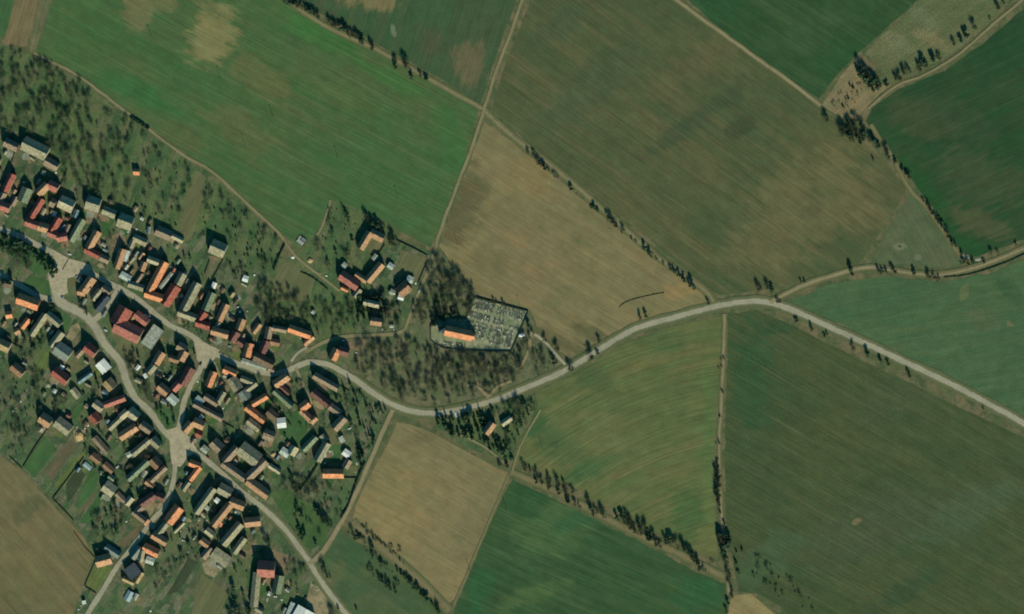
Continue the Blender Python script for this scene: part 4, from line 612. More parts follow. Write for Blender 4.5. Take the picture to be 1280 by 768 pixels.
def barrier(name, pts, w, h, mat, label, cat, group, rough=.12):
    c = smooth_poly([Vector(p) for p in pts], False, 1.6 if rough > .2 else 3.0, .12, pts[0][1] * .1) if len(pts) > 1 else pts
    if rough <= .2: c = [Vector(p) for p in pts]
    rows = []; m = MB()
    for i, p in enumerate(c):
        dd = (c[min(i + 1, len(c) - 1)] - c[max(i - 1, 0)]).normalized(); nn = Vector((-dd.y, dd.x))
        ww = w * (1 + random.uniform(-rough, rough)) / 2; hh = h * (1 + random.uniform(-rough, rough))
        a, b = p + nn * ww, p - nn * ww; a2, b2 = p + nn * ww * .8, p - nn * ww * .8
        rows.append([P(a.x, a.y, 0), P(a2.x, a2.y, hh), P(b2.x, b2.y, hh), P(b.x, b.y, 0)])
    vs = [v for r_ in rows for v in r_]; fs = []
    for i in range(len(rows) - 1):
        for k in range(3): fs.append((4 * i + k, 4 * i + k + 1, 4 * i + k + 5, 4 * i + k + 4))
    fs += [(3, 2, 1, 0), tuple(4 * (len(rows) - 1) + k for k in range(4))]
    m.add(vs, fs); o = m.build(name, mat); tag(o, label, cat, group)
    bm = bmesh.new(); bm.from_mesh(o.data); bmesh.ops.recalc_face_normals(bm, faces=bm.faces); bm.to_mesh(o.data); bm.free()
    return o
barrier('graveyard_wall', [(583, 398), (592.3, 371.6), (660.4, 389.6), (639, 440), (605, 439.4), (580, 437.6), (556, 436), (546, 432), (538.5, 426), (538, 409), (544, 396)], .9, 2.0, M_STONE, 'dark mossy stone wall enclosing the graveyard around the church', 'wall', None)
BAR = [('hedge', [(163, 146.5), (175, 154), (186, 161.5)], 3.4, 2.6, 'thick dark hedge at the orchard edge along the big green field'),
 ('fence', [(64, 530), (46, 556), (29, 584)], .5, 1.6, 'dark board fence between two lawns beside the western stubble field'), ('fence', [(12, 571), (28, 586)], .6, 1.5, 'short dark fence closing the garden at the corner of the western field'), ('fence', [(105, 572), (84, 600), (66, 624)], .5, 1.7, 'long straight dark fence left of the ploughed garden plots'),
 ('fence', [(66, 624), (80, 638), (92, 651)], .9, 1.6, 'dark fence running along the edge of the western stubble field'), ('garden_wall', [(496, 301), (517, 311), (534, 320), (535, 326), (523, 354)], .7, 1.9, 'dark angled garden wall at the track corner north of the church'), ('fence', [(481, 306), (472, 320)], .6, 1.8, 'short dark fence right of the L-shaped farmhouse on the slope'),
 ('hedge', [(397, 581), (386, 598), (375, 612)], 1.6, 2.0, 'narrow dark hedge left of the orange house by the cart track'), ('hedge', [(456, 578), (447, 598), (441, 616), (434, 634), (426, 648)], 1.8, 2.0, 'long dark hedge along the cart track beside the square ploughed field'), ('fence', [(119, 702), (106, 733), (120, 742)], .6, 1.6, 'dark fence round the yellow striped plot beside the south street'),
 ('fence', [(262, 325), (256, 343)], .7, 1.6, 'short dark fence left of the driveway to the lone tan barn'), ('fence', [(279, 324), (272, 338), (265, 350)], .7, 1.6, 'short dark fence right of the driveway to the lone tan barn'), ('hedge', [(356, 306), (349, 320), (342, 338)], 1.8, 2.4, 'dark hedge running down from the orchard track towards the village'),
 ('ditch_hedge', [(774, 384), (782, 378), (800, 372), (830, 366)], 1.0, .5, 'low dark curved hedge strip in the bare field above the main road'), ('hedge', [(376, 340), (392, 348), (410, 362)], 1.3, 1.4, 'low hedge along the lower end of the orchard track'),
 ('hedge', [(1180, 346.5), (1206, 344), (1232, 337), (1262, 326), (1292, 312)], 1.5, 1.0, 'thin dark hedge below the far end of the sandy track'), ('garden_wall', [(363, 500), (377, 512)], .5, 1.8, 'pale short garden wall beside the yard lane in the middle block'), ('fence', [(78, 338), (86, 324)], .4, 1.2, 'short wooden fence on the green above the village square'),
 ('hedge', [(330, 490), (345, 508), (364, 532)], 1.2, 1.8, 'dark hedge behind the greenish grey barn in the middle block'), ('fence', [(20, 186), (14, 206), (18, 218)], .6, 1.7, 'dark fence left of the big tan-grey barn by the orchard'), ('fence', [(84, 212), (76, 232)], .6, 1.7, 'dark fence between two yards at the orchard edge'), ('hedge', [(298, 538), (322, 556), (340, 574), (350, 588)], 1.4, 1.8, 'dark hedge along the footpath behind the four-sided farm'),
 ('fence', [(92, 664), (106, 684), (118, 697)], .5, 1.4, 'low dark fence at the back of the wooded garden by the western field')]
for nm, pts, w_, h_, lab in BAR:
    hd = 'hedge' in nm
    barrier('hedge' if hd else nm, pts, w_, h_, M_HEDGE if hd else (M_BOARD if nm == 'fence' else M_STONE), lab, 'hedge' if hd else ('fence' if nm == 'fence' else 'wall'), 'hedges and fences between plots', .35 if hd else .06)

rf_ = random.Random(41); nf = 0
for b in BUILT:
    if b['kd'] not in ('h', 'b') or b['reg'] in 'RX' or rf_.random() < .45: continue
    for ox, oy, items in BLD:
        for it in items:
            w = it[2][0]
            if abs((ox + (w[0] + w[2]) / 16) - b['cx']) < .01 and abs((oy + (w[1] + w[3]) / 16) - b['cy']) < .01 and b['n'] == 1:
                x1, y1, x2, y2, h = ox + w[0] / 8, oy + w[1] / 8, ox + w[2] / 8, oy + w[3] / 8, w[4] / 8
                L = math.hypot(x2 - x1, y2 - y1); dx, dy = (x2 - x1) / L, (y2 - y1) / L; sg = rf_.choice((-1, 1)); k = rf_.uniform(7, 20)
                p0 = (x2 - dy * h * sg * .9 + dx * .5, y2 + dx * h * sg * .9 + dy * .5); p1 = (p0[0] + dx * k, p0[1] + dy * k)
                ok = all(clear_of(p0[0] + dx * t * k, p0[1] + dy * t * k) for t in (.25, .5, .75, 1))
                if ok: barrier('fence', [p0, ((p0[0] + p1[0]) / 2, (p0[1] + p1[1]) / 2), p1], .4, 1.7, M_BOARD, ' '.join(('thin dark fence off the ' + b['look'] + ' ' + PLACE[b['reg']] + b['label'].replace(b['look'], '').replace(PLACE[b['reg']], '').replace(' such', '')).replace(',', ' ').split()[:16]), 'fence', 'yard fences', .06); nf += 1
# ------------------------------------------------------------------ gravestones in their rows
GM = [plain_mat('granite_pale', (176, 178, 160), .15, 2), plain_mat('granite_grey', (112, 118, 108), .2, 2), plain_mat('granite_dark', (56, 66, 60), .2, 2), plain_mat('marble', (214, 214, 200), .1, 2)]
def grave_mesh(mi):
    m = MB(); m.box((0, 0, .15), 1.25, 2.1, .3, 0, 0); m.box((0, -.02, .36), .85, 1.6, .16, 0, 1); m.box((0, 1.0, .75), 1.1, .3, 1.5, 0, 0); m.tube((0, .86, 1.45), (0, 1.14, 1.45), .5, .5, 10, 0)
    return m
GRM = []
for i in range(4):
    g = grave_mesh(i); me = mesh('gravestone', g.v, g.f)
    me.materials.append(GM[i]); me.materials.append((GM[1], M_HEDGE, GM[1], GM[0])[i])
    for p, k in zip(me.polygons, g.m): p.material_index = k
    GRM.append(me)
rg = random.Random(5); Wg_ = ['pale', 'grey', 'dark', 'white marble']
o0, ux, uy = Vector((593.5, 374.2)), Vector((66.5, 17.3)).normalized(), Vector((-17.6, 50)).normalized()
for row in range(16):
    v = 1.2 + row * 3.15 + (1.0 if row in (5, 10) else 0)
    if row in (4, 8): continue
    for k in range(31):
        u = 1.2 + k * 2.1 - v * .02
        if 27 < u < 31 or rg.random() < (.16 if row < 11 else .3): continue
        if 44 < u and 17 < v < 23: continue
        q = o0 + ux * (u + rg.uniform(-.12, .12)) + uy * (v + rg.uniform(-.12, .12))
        if q.x + (q.y - 390) * .43 > 657 or q.y > 436.5 or q.x < 581.5 + max(0, (398 - q.y)) * .38: continue
        mi = rg.choices((0, 1, 2, 3), (4, 4, 4, 2))[0]
        o = link('gravestone', GRM[mi]); o.location = P(q.x, q.y, .05); o.rotation_euler = (0, 0, -math.atan2(ux.y, ux.x) + rg.uniform(-.06, .06))
        half = 'left' if u < 29 else 'right'
        tag(o, f'{Wg_[mi]} gravestone in the {ordinal(row + 1)} row from the top, {half} of the graveyard path', 'gravestone', f'gravestones {half} of the graveyard path')
for k in range(46):
    x = 543 + (k % 23) * 1.75 + rg.uniform(-.3, .3); y = (428.5 if k < 23 else 432.6) + (k % 23) * .17 + rg.uniform(-.4, .4)
    if rg.random() < .25: continue
    mi = rg.choices((0, 1, 2, 3), (4, 4, 3, 2))[0]; o = link('gravestone', GRM[mi]); o.location = P(x, y, .05); o.rotation_euler = (0, 0, rg.uniform(-.15, .1))
    tag(o, f'{Wg_[mi]} gravestone south of the church near the lower graveyard wall', 'gravestone', 'gravestones south of the church')

# ------------------------------------------------------------------ trees
M_BARK = plain_mat('bark', (80, 82, 66), .2, 1.5)
M_TWIG = plain_mat('bare_twigs', (98, 102, 78), .25, .6, rnd=.25); M_BUD = plain_mat('budding_twigs', (78, 98, 66), .3, .6, rnd=.25)
M_DARKT = plain_mat('dense_twigs', (72, 84, 62), .3, .6, rnd=.25); M_LEAF = plain_mat('dark_foliage', (56, 80, 56), .4, .7, rnd=.25); M_LEAF2 = plain_mat('needle_foliage', (42, 66, 50), .4, .7, rnd=.2); M_SHRUB = plain_mat('shrub_foliage', (52, 76, 50), .4, .8, rnd=.3); M_DRYSH = plain_mat('dry_shrub', (92, 82, 60), .3, .8, rnd=.2)
def crown_mesh(name, kind, seed, mat, rad, h0, h1, n, size):
    rr = random.Random(seed); vs, fs = [], []
    lobes = []
    for k in range(5 if kind == 'bare' else 7):
        a = rr.uniform(0, 6.28); q = rr.uniform(.15, .6) * rad; z = rr.uniform(h0 + (h1 - h0) * .25, h1 - (h1 - h0) * .18)
        if kind == 'cone': q *= (1 - (z - h0) / (h1 - h0)) * 1.1
        lobes.append((Vector((q * math.cos(a), q * math.sin(a), z)), rad * rr.uniform(.38, .62)))
    for i in range(n):
        c, lr = rr.choice(lobes)
        d = Vector((rr.gauss(0, 1), rr.gauss(0, 1), rr.gauss(0, 1))).normalized()
        if kind == 'cone':
            t = rr.random() ** .6; z = h1 - (h1 - h0) * t; a = rr.uniform(0, 6.28); k = rad * t * rr.uniform(.35, 1.0) * (.8 + .3 * math.sin(3 * a + seed)); p = Vector((k * math.cos(a), k * math.sin(a), z))
        else:
            p = c + d * lr * rr.uniform(.25, 1.0); p.z = max(p.z, h0)
        if kind == 'bare':
            ax = (Vector((p.x, p.y, (p.z - h0) * .7 + .4)).normalized() + Vector((rr.gauss(0, .45), rr.gauss(0, .45), rr.gauss(0, .45)))).normalized()
            L = size * rr.uniform(.7, 1.7); wv = ax.cross(Vector((rr.gauss(0, 1), rr.gauss(0, 1), rr.gauss(0, 1)))).normalized() * size * rr.uniform(.019, .042)
            b = len(vs); vs += [p - wv, p + wv, p + ax * L + wv * .4, p + ax * L - wv * .4]; fs.append((b, b + 1, b + 2, b + 3))
        else:
            u = d.orthogonal().normalized(); w = d.cross(u); s = size * rr.uniform(.55, 1.25); a = rr.uniform(0, 6.28)
            b = len(vs); m = 5
            for j in range(m):
                t = a + 6.28 * j / m; k = s * rr.uniform(.55, 1.0); vs.append(p + (u * math.cos(t) + w * math.sin(t)) * k + d * rr.uniform(-.15, .15) * s)
            fs.append(tuple(range(b, b + m)))
    me = mesh(name, vs, fs); me.materials.append(mat); return me, lobes
def trunk_mesh(lobes, r0, h0, seed, forks=5):
    m = MB(); top = max(l[0].z for l in lobes) * .8; m.tube((0, 0, -.1), (0.05, .03, h0 * .8 + .4), r0, r0 * .75, 6); m.tube((.05, .03, h0 * .8 + .4), (0, 0, top), r0 * .75, r0 * .25, 6)
    rr = random.Random(seed)
    for c, lr in lobes[:forks]:
        s = Vector((0, 0, h0 * .8 + rr.uniform(.2, .6))); mid = s.lerp(c, .55) + Vector((0, 0, -.15)); m.tube(s, mid, r0 * .5, r0 * .3, 5); m.tube(mid, c + Vector((c.x * .3, c.y * .3, .5)), r0 * .3, r0 * .08, 5)
    return mesh('trunk', m.v, m.f)
def species(kind, mat, rad, h0, h1, n, size, count, seed, r0=.22):
    out = []
    for i in range(count):
        cm, lob = crown_mesh('crown', kind, seed + i, mat, rad, h0, h1, n, size); tm = trunk_mesh(lob, r0, h0, seed + i); tm.materials.append(M_BARK); out.append((tm, cm))
    return out
SPEC = {'fruit_tree': species('bare', M_TWIG, 4.2, 1.3, 6.4, 430, 1.4, 4, 100, .16), 'budding_tree': species('bare', M_BUD, 4.4, 1.2, 6.6, 500, 1.4, 4, 140, .17), 'bare_tree': species('bare', M_TWIG, 5.4, 2.4, 10.5, 640, 1.8, 5, 200, .26),
        'leafy_tree': species('leaf', M_LEAF, 3.9, 1.0, 8.6, 420, .8, 6, 300, .25), 'conifer': species('cone', M_LEAF2, 2.6, .8, 12, 260, .75, 4, 400, .22), 'sparse': species('bare', M_DARKT, 3.9, 1.2, 8.0, 1200, 1.3, 5, 700, .24), 'shrub': species('leaf', M_SHRUB, 1.5, .25, 2.4, 120, .5, 4, 500, .08), 'dry_shrub': species('bare', M_DRYSH, 1.5, .2, 2.0, 220, .7, 3, 600, .07)}
rt = random.Random(23); NTREE = [0]
def tree(kind, x, y, s, label, group, cat=None):
    tm, cm = rt.choice(SPEC[rt.choice(('leafy_tree', 'sparse', 'sparse')) if kind == 'hedgerow_tree' else ('sparse' if kind == 'hedgerow_bush' else kind)]); e = empty(kind, P(x, y), rt.uniform(0, 6.28)); sc = s * rt.uniform(.85, 1.15); e.scale = (sc, sc, sc * rt.uniform(.9, 1.12))
    t = link('trunk', tm, None, e); c = link('crown', cm, None, e); NTREE[0] += 1
    tag(e, label, cat or ('shrub' if 'shrub' in kind else 'tree'), group); return e
def inside(pt, poly):
    x, y = pt; c = False
    for i in range(len(poly)):
        x1, y1 = poly[i]; x2, y2 = poly[i - 1]
        if (y1 > y) != (y2 > y) and x < (x2 - x1) * (y - y1) / (y2 - y1) + x1: c = not c
    return c
HOUSES = [(b['cx'], b['cy']) for b in BUILT]
SEGS = []
for ox, oy, items in BLD:
    for it in items:
        for w in it[2]: SEGS.append((ox + w[0] / 8, oy + w[1] / 8, ox + w[2] / 8, oy + w[3] / 8, w[4] / 8))
SEGS += [(549, 412, 594, 421, 8)]
def clear(x, y, m=1.5):
    for x1, y1, x2, y2, h in SEGS:
        dx, dy = x2 - x1, y2 - y1; t = max(0, min(1, ((x - x1) * dx + (y - y1) * dy) / (dx * dx + dy * dy))); 
        if math.hypot(x - x1 - t * dx, y - y1 - t * dy) < h + m: return False
    return True
ROADS = [(MAIN, 6.5), (NORTH, 6), (WEST, 8), (LANE, 6), (SOUTH, 5), (SE, 6), (TR_S, 4), (TR_O, 3), (TR_N, 4)]
def offroad(x, y):
    for pts, w in ROADS:
        for (x1, y1), (x2, y2) in zip(pts, pts[1:]):
            dx, dy = x2 - x1, y2 - y1; t = max(0, min(1, ((x - x1) * dx + (y - y1) * dy) / (dx * dx + dy * dy)))
            if math.hypot(x - x1 - t * dx, y - y1 - t * dy) < w: return False
    return True
def wood(poly, n, kinds, s, label, group, gap=4.0, seed=0):
    r = random.Random(seed + n); pts = []; xs = [p[0] for p in poly]; ys = [p[1] for p in poly]; tries = 0
    while len(pts) < n and tries < n * 60:
        tries += 1; q = (r.uniform(min(xs), max(xs)), r.uniform(min(ys), max(ys)))
        if not inside(q, poly) or any((q[0] - a) ** 2 + (q[1] - b) ** 2 < gap * gap for a, b in pts) or not clear(*q) or not offroad(*q): continue
        pts.append(q)
        k = r.choice(kinds); lab = label.replace('*', {'fruit_tree': 'bare grey', 'budding_tree': 'budding green-grey', 'bare_tree': 'tall bare brown-grey', 'leafy_tree': 'dense dark green', 'conifer': 'dark pointed evergreen', 'shrub': 'low green', 'dry_shrub': 'dry brown'}[k]).replace('#', 'shrub' if 'shrub' in k else 'tree')
        tree(k, q[0], q[1], s * r.uniform(.75, 1.25), lab, group)
wood([(-4, 58), (36, 70), (62, 84), (62, 200), (52, 200), (26, 164), (-4, 166)], 62, ['fruit_tree', 'budding_tree', 'budding_tree', 'bare_tree'], .95, '* # in the far left end of the orchard above the big barn', 'orchard trees at the left edge', 5.2, 1)
wood([(62, 84), (100, 105), (112, 112), (112, 238), (62, 212)], 66, ['fruit_tree', 'budding_tree', 'budding_tree', 'bare_tree'], .95, '* # in the middle of the orchard between barn roofs and green field', 'orchard trees in the middle', 5.0, 2)
wood([(112, 112), (160, 150), (170, 158), (160, 262), (112, 238)], 48, ['fruit_tree', 'budding_tree', 'budding_tree'], .95, '* # in the orchard left of the small orange hut', 'orchard trees left of the hut', 5.0, 3)
wood([(176, 165), (225, 198), (244, 214), (232, 250), (218, 290), (178, 272)], 44, ['fruit_tree', 'budding_tree', 'shrub'], .85, '* # in the narrow orchard strips right of the orange hut', 'orchard strip trees', 4.6, 4)
wood([(258, 226), (300, 262), (348, 304), (340, 336), (322, 346), (290, 352), (280, 318), (252, 300)], 66, ['fruit_tree', 'budding_tree', 'shrub', 'shrub'], .95, '* # in the overgrown plots around the lone tan barn', 'trees of the overgrown plots', 4.2, 5)
wood([(398, 296), (414, 256), (440, 264), (454, 284), (446, 312), (430, 330), (404, 336), (388, 312)], 30, ['leafy_tree', 'budding_tree', 'shrub'], .75, '* # in the garden left of the L-shaped farmhouse on the slope', 'garden trees on the slope', 4.6, 6)
wood([(346, 358), (384, 376), (414, 380), (446, 380), (448, 414), (412, 418), (388, 424), (376, 420), (340, 408), (318, 388), (324, 350)], 78, ['bare_tree', 'budding_tree', 'budding_tree'], .85, '* # in the grove between the village and the sunken lane', 'grove left of the evergreen house', 4.2, 7)
wood([(447, 372), (480, 366), (484, 384), (482, 400), (470, 402), (462, 398), (448, 404)], 22, ['conifer', 'leafy_tree'], .78, '* # beside the small tan house on the slope', 'evergreens around the small tan house', 3.4, 8)
wood([(484, 380), (502, 388), (500, 412), (470, 414), (484, 402)], 10, ['bare_tree', 'budding_tree'], .85, '* # beside the path below the small tan house', 'trees by the path', 4.5, 9)
wood([(545, 318), (560, 330), (592, 364), (594, 370), (588, 392), (578, 396), (556, 388), (540, 394), (520, 408), (512, 402), (532, 366)], 68, ['bare_tree', 'bare_tree', 'budding_tree'], .85, '* # in the wood between the church and the bare field', 'wood above the church', 4.3, 10)
wood([(546, 378), (560, 384), (574, 392), (586, 396), (580, 402), (548, 402), (540, 398)], 9, ['leafy_tree', 'conifer'], .8, '* # in the dark clump just above the church', 'dark clump above the church', 4.0, 11)
wood([(434, 450), (460, 428), (500, 424), (536, 430), (545, 440), (545, 505), (505, 500), (470, 480), (450, 462)], 76, ['bare_tree', 'bare_tree', 'fruit_tree'], .85, '* # in the bare wood left of the church, above the road bend', 'bare wood left of the church', 4.8, 12)
wood([(545, 442), (600, 444), (640, 444), (656, 420), (664, 424), (650, 470), (618, 490), (560, 504), (545, 505)], 88, ['bare_tree', 'bare_tree', 'fruit_tree'], .85, '* # in the bare wood below the graveyard wall', 'bare wood below the graveyard', 4.7, 13)
wood([(664, 444), (676, 432), (690, 446), (692, 460), (668, 470)], 16, ['fruit_tree', 'dry_shrub'], .95, '* # between the two graveyard paths', 'scrub between the graveyard paths', 3.8, 14)
wood([(546, 520), (600, 516), (610, 520), (608, 530), (618, 548), (634, 560), (634, 572), (612, 562), (600, 550), (574, 546), (550, 534)], 52, ['leafy_tree', 'leafy_tree', 'conifer'], .82, '* # in the dark wood under the main road', 'dark wood under the road', 4.2, 15)
wood([(612, 514), (640, 504), (662, 496), (671, 510), (660, 530), (648, 548), (638, 560), (628, 548), (640, 532), (624, 524)], 34, ['bare_tree', 'leafy_tree', 'budding_tree'], .78, '* # around the two lone cottages by the main road', 'trees around the lone cottages', 4.4, 16)
wood([(432, 462), (446, 478), (470, 494), (486, 514), (474, 546), (456, 574), (446, 566), (444, 540), (424, 500), (424, 480)], 46, ['leafy_tree', 'shrub', 'budding_tree', 'conifer'], .68, '* # on the green slope above the cart track', 'trees on the green slope', 4.2, 17)
wood([(366, 596), (396, 600), (400, 612), (380, 636), (362, 630), (352, 600)], 16, ['bare_tree', 'budding_tree', 'fruit_tree'], .8, '* # in the meadow right of the four-sided farm', 'meadow trees right of the farm', 4.4, 18)
wood([(372, 600), (440, 596), (436, 626), (424, 650), (404, 644), (388, 624)], 20, ['shrub', 'budding_tree', 'fruit_tree'], .8, '* # in the orchard below the black-backed orange house', 'orchard below the orange house', 4.8, 19)
wood([(356, 640), (372, 634), (390, 640), (402, 668), (396, 692), (384, 684), (372, 664)], 14, ['leafy_tree', 'budding_tree'], .75, '* # beside the south-east lane at the village end', 'trees by the south-east lane', 4.6, 20)
wood([(-4, 442), (44, 438), (46, 460), (62, 474), (90, 500), (66, 522), (44, 516), (40, 540), (14, 566), (-4, 560)], 50, ['budding_tree', 'fruit_tree', 'shrub', 'bare_tree'], .85, '* # in the overgrown gardens along the left picture edge', 'trees of the left-edge gardens', 4.6, 21)
wood([(4, 520), (44, 530), (54, 540), (30, 574), (14, 568)], 14, ['fruit_tree', 'budding_tree'], .7, '* # in the dark corner garden above the western stubble field', 'corner garden trees', 4.2, 22)
wood([(116, 640), (140, 632), (160, 636), (164, 650), (140, 686), (120, 688), (116, 662)], 22, ['leafy_tree', 'budding_tree', 'bare_tree'], .72, '* # in the wooded garden by the western field', 'wooded garden trees', 4.2, 23)
wood([(188, 690), (215, 672), (252, 668), (262, 690), (246, 700), (214, 720), (196, 740), (186, 720)], 26, ['fruit_tree', 'budding_tree', 'shrub'], .8, '* # in the gardens below the orange cottages of the southern block', 'southern garden trees', 4.8, 24)
wood([(280, 720), (300, 700), (312, 704), (300, 768), (284, 768)], 12, ['leafy_tree', 'budding_tree', 'shrub'], .75, '* # in the garden left of the bottom-edge tan barn', 'bottom edge garden trees', 4.4, 25)
wood([(360, 700), (380, 704), (384, 730), (370, 744), (358, 726)], 10, ['bare_tree', 'budding_tree'], .75, '* # beside the lane above the white sheds', 'trees above the white sheds', 4.6, 26)
wood([(-4, 286), (36, 300), (64, 322), (74, 344), (58, 344), (20, 330), (-4, 316)], 24, ['bare_tree', 'leafy_tree', 'leafy_tree'], 1.15, '* # on the green between the two streets', 'trees on the green', 5.6, 27)
wood([(155, 440), (166, 446), (182, 470), (184, 500), (206, 520), (208, 532), (196, 520), (172, 484)], 16, ['bare_tree', 'budding_tree'], .75, '* # on the bank along the right side of the main street', 'bank trees by the main street', 4.6, 28)
wood([(186, 512), (212, 502), (220, 500), (218, 530), (208, 536), (196, 524)], 10, ['leafy_tree', 'budding_tree'], .62, '* # in the green tip where lane and main street meet', 'trees in the street tip', 4.4, 29)
wood([(196, 394), (222, 412), (262, 430), (278, 432), (264, 420), (216, 392), (176, 374)], 12, ['shrub', 'budding_tree'], .6, '* # on the verge above the upper street', 'verge trees of the upper street', 4.6, 30)
wood([(20, 410), (44, 400), (58, 414), (54, 434), (30, 440), (18, 428)], 14, ['leafy_tree', 'leafy_tree', 'budding_tree'], .72, '* # in the garden below the left orange house', 'leafy garden trees', 4.2, 31)
wood([(1056, 106), (1072, 100), (1080, 110), (1070, 132), (1048, 138), (1038, 128)], 26, ['dry_shrub', 'dry_shrub', 'shrub'], 1.0, '* # in the dry triangle between three fields', 'shrubs of the dry triangle', 3.0, 32)
wood([(948, 690), (972, 706), (1020, 750), (1024, 768), (1000, 764), (960, 738), (940, 720)], 24, ['shrub', 'budding_tree'], .8, '* # dotting the lower left end of the big olive field', 'shrubs in the olive field corner', 5.0, 33)
wood([(100, 480), (130, 468), (180, 560), (190, 600), (170, 640), (130, 600), (104, 560)], 34, ['budding_tree', 'leafy_tree', 'shrub', 'bare_tree'], .6, '* # between the farmyards west of the main street', 'yard trees west of the main street', 4.8, 34)
wood([(20, 250), (60, 215), (140, 262), (240, 320), (300, 372), (330, 430), (250, 425), (180, 370), (100, 330)], 44, ['budding_tree', 'leafy_tree', 'shrub', 'fruit_tree'], .58, '* # in the yards behind the upper street houses', 'yard trees of the upper row', 5.0, 35)
wood([(262, 450), (330, 470), (360, 470), (420, 480), (430, 560), (360, 600), (300, 560), (250, 520)], 44, ['budding_tree', 'leafy_tree', 'shrub', 'bare_tree'], .6, '* # in the yards of the block inside the road fork', 'yard trees of the fork block', 4.8, 36)
wood([(232, 600), (300, 625), (330, 650), (310, 720), (260, 690), (190, 690), (222, 640)], 26, ['budding_tree', 'leafy_tree', 'shrub'], .58, '* # in the yards of the southern block', 'yard trees of the southern block', 4.8, 37)
wood([(150, 440), (200, 420), (250, 440), (240, 490), (210, 500), (180, 480)], 14, ['budding_tree', 'leafy_tree', 'shrub'], .55, '* # in the yards behind the big red hall', 'yard trees behind the hall', 4.6, 38)
wood([(432, 656), (446, 664), (470, 688), (492, 712), (490, 718), (462, 694), (436, 668)], 26, ['bare_tree', 'shrub', 'leafy_tree'], .6, '* # in the hedgerow between square field and valley meadow', 'hedgerow above the valley meadow', 2.4, 39)

for k in range(26):
    t_ = 6.283 * k / 26; x_ = 465 + 15.5 * math.cos(t_) + rt.uniform(-1.5, 1.5); y_ = 385 + 14.5 * math.sin(t_) + rt.uniform(-1.5, 1.5)
    if clear(x_, y_, .6): tree('conifer', x_, y_, .85, 'dark pointed evergreen tree in the ring round the small tan house on the slope', 'evergreen ring round the small house')
def row(pts, kind, s, label, group):
    s = s * 1.2
    n = len(pts); xs = [p[0] for p in pts]; horiz = max(xs) - min(xs) > max(p[1] for p in pts) - min(p[1] for p in pts)
    order = sorted(range(n), key=lambda i: pts[i][0 if horiz else 1])
    for rank, i in enumerate(order):
        x, y, *r = pts[i]; k = r[0] if r and isinstance(r[0], str) else kind; sc = next((v for v in r if not isinstance(v, str)), 1)
        tree('hedgerow_tree' if k == 'leafy_tree' else k, x, y, s * sc, f"{ordinal(rank + 1)} {'shrub' if 'shrub' in k else 'tree'} from the {'left' if horiz else 'top'} {label}", group)
        if rt.random() < .8 and s > .8: tree('hedgerow_bush', x + rt.uniform(-3.5, 3.5), y + rt.uniform(-2.5, 2.5), rt.uniform(.3, .5), 'low scrubby bush ' + label, 'bushes ' + label, 'bush')
L_, B_, C_, D_ = 'leafy_tree', 'bare_tree', 'conifer', 'dry_shrub'
row([(352, -2), (357, 1), (362, 4), (367, 4), (372, 8), (377, 9), (383, 12), (387, 15), (393, 17), (398, 21), (411, 26), (416, 31), (421, 33), (426, 36), (431, 38), (436, 42), (441, 45), (446, 46), (453, 52, 1.1), (466, 60, 1.1), (494, 76, 1.2), (508, 82, 1.3), (514, 97), (494, 84, .8), (526, 95, .7), (533, 98, .8)], L_, .8, 'in the tree line along the top of the green field', 'tree line above the green field')
row([(660, 190, .7), (668, 194, .8), (673, 203), (677, 206), (682, 211), (695, 220, B_, .7), (714, 236), (721, 243, D_), (742, 260), (747, 263, .7), (761, 272), (765, 277), (770, 281), (779, 289, .8), (789, 297, D_), (793, 301, D_), (805, 310, .9), (811, 316, .9), (816, 319, D_, 1.2), (822, 325, D_, 1.2), (828, 328, D_), (838, 336, .9), (842, 340, .9), (848, 344), (854, 350), (864, 357, 1.1), (867, 361, .7), (885, 379, .7)], L_, .75, 'in the hedge line along the diagonal field track', 'hedge line of the diagonal track')
row([(1073, 80, 1.1), (1075, 86, 1.1), (1079, 88, 1.2), (1076, 94, 1.3), (1082, 94, 1.3), (1081, 101, 1.4), (1087, 99, 1.2), (1086, 107, 1.3), (1091, 112, 1.1), (1089, 106, 1.2), (1094, 102, 1.2), (1095, 110), (1100, 106), (1108, 106, .8), (1119, 98), (1124, 98), (1131, 92, 1.1), (1135, 89, .8), (1149, 86, 1.1), (1153, 80, 1.2), (1157, 82), (1166, 74, 1.2), (1174, 73), (1192, 55, .9), (1201, 51, .9), (1207, 44), (1217, 34), (1237, 22, D_), (1247, 10), (1255, 5, D_), (1263, 1, D_)], L_, .82, 'along the sandy track above the deep green crop', 'trees of the upper right track')
row([(1032, 150, 1.2), (1051, 160, 1.2), (1056, 164, 1.2), (1059, 154), (1054, 170), (1062, 168, 1.2), (1066, 176), (1075, 178), (1078, 174, 1.1), (1063, 160, 1.2), (1069, 150, 1.1), (1069, 164, 1.1), (1072, 172), (1077, 158, 1.1), (1080, 168, 1.1), (1086, 174, 1.1), (1092, 177, 1.1), (1097, 184), (1107, 188), (1110, 197, .8), (1119, 203, .7), (1127, 211, .7), (1132, 217, .7), (1136, 221, .9), (1091, 199, .5), (1154, 251, .6), (1160, 259, .7), (1165, 266, .8), (1170, 273, .9), (1174, 278, .8), (1178, 283, .9), (1186, 294), (1190, 303, .7), (1193, 307, .7), (1202, 318, .6), (1204, 328, .8), (1210, 329, .8), (1216, 328, .6)], L_, .82, 'in the dark tree belt bordering the deep green crop', 'tree belt of the deep green crop')
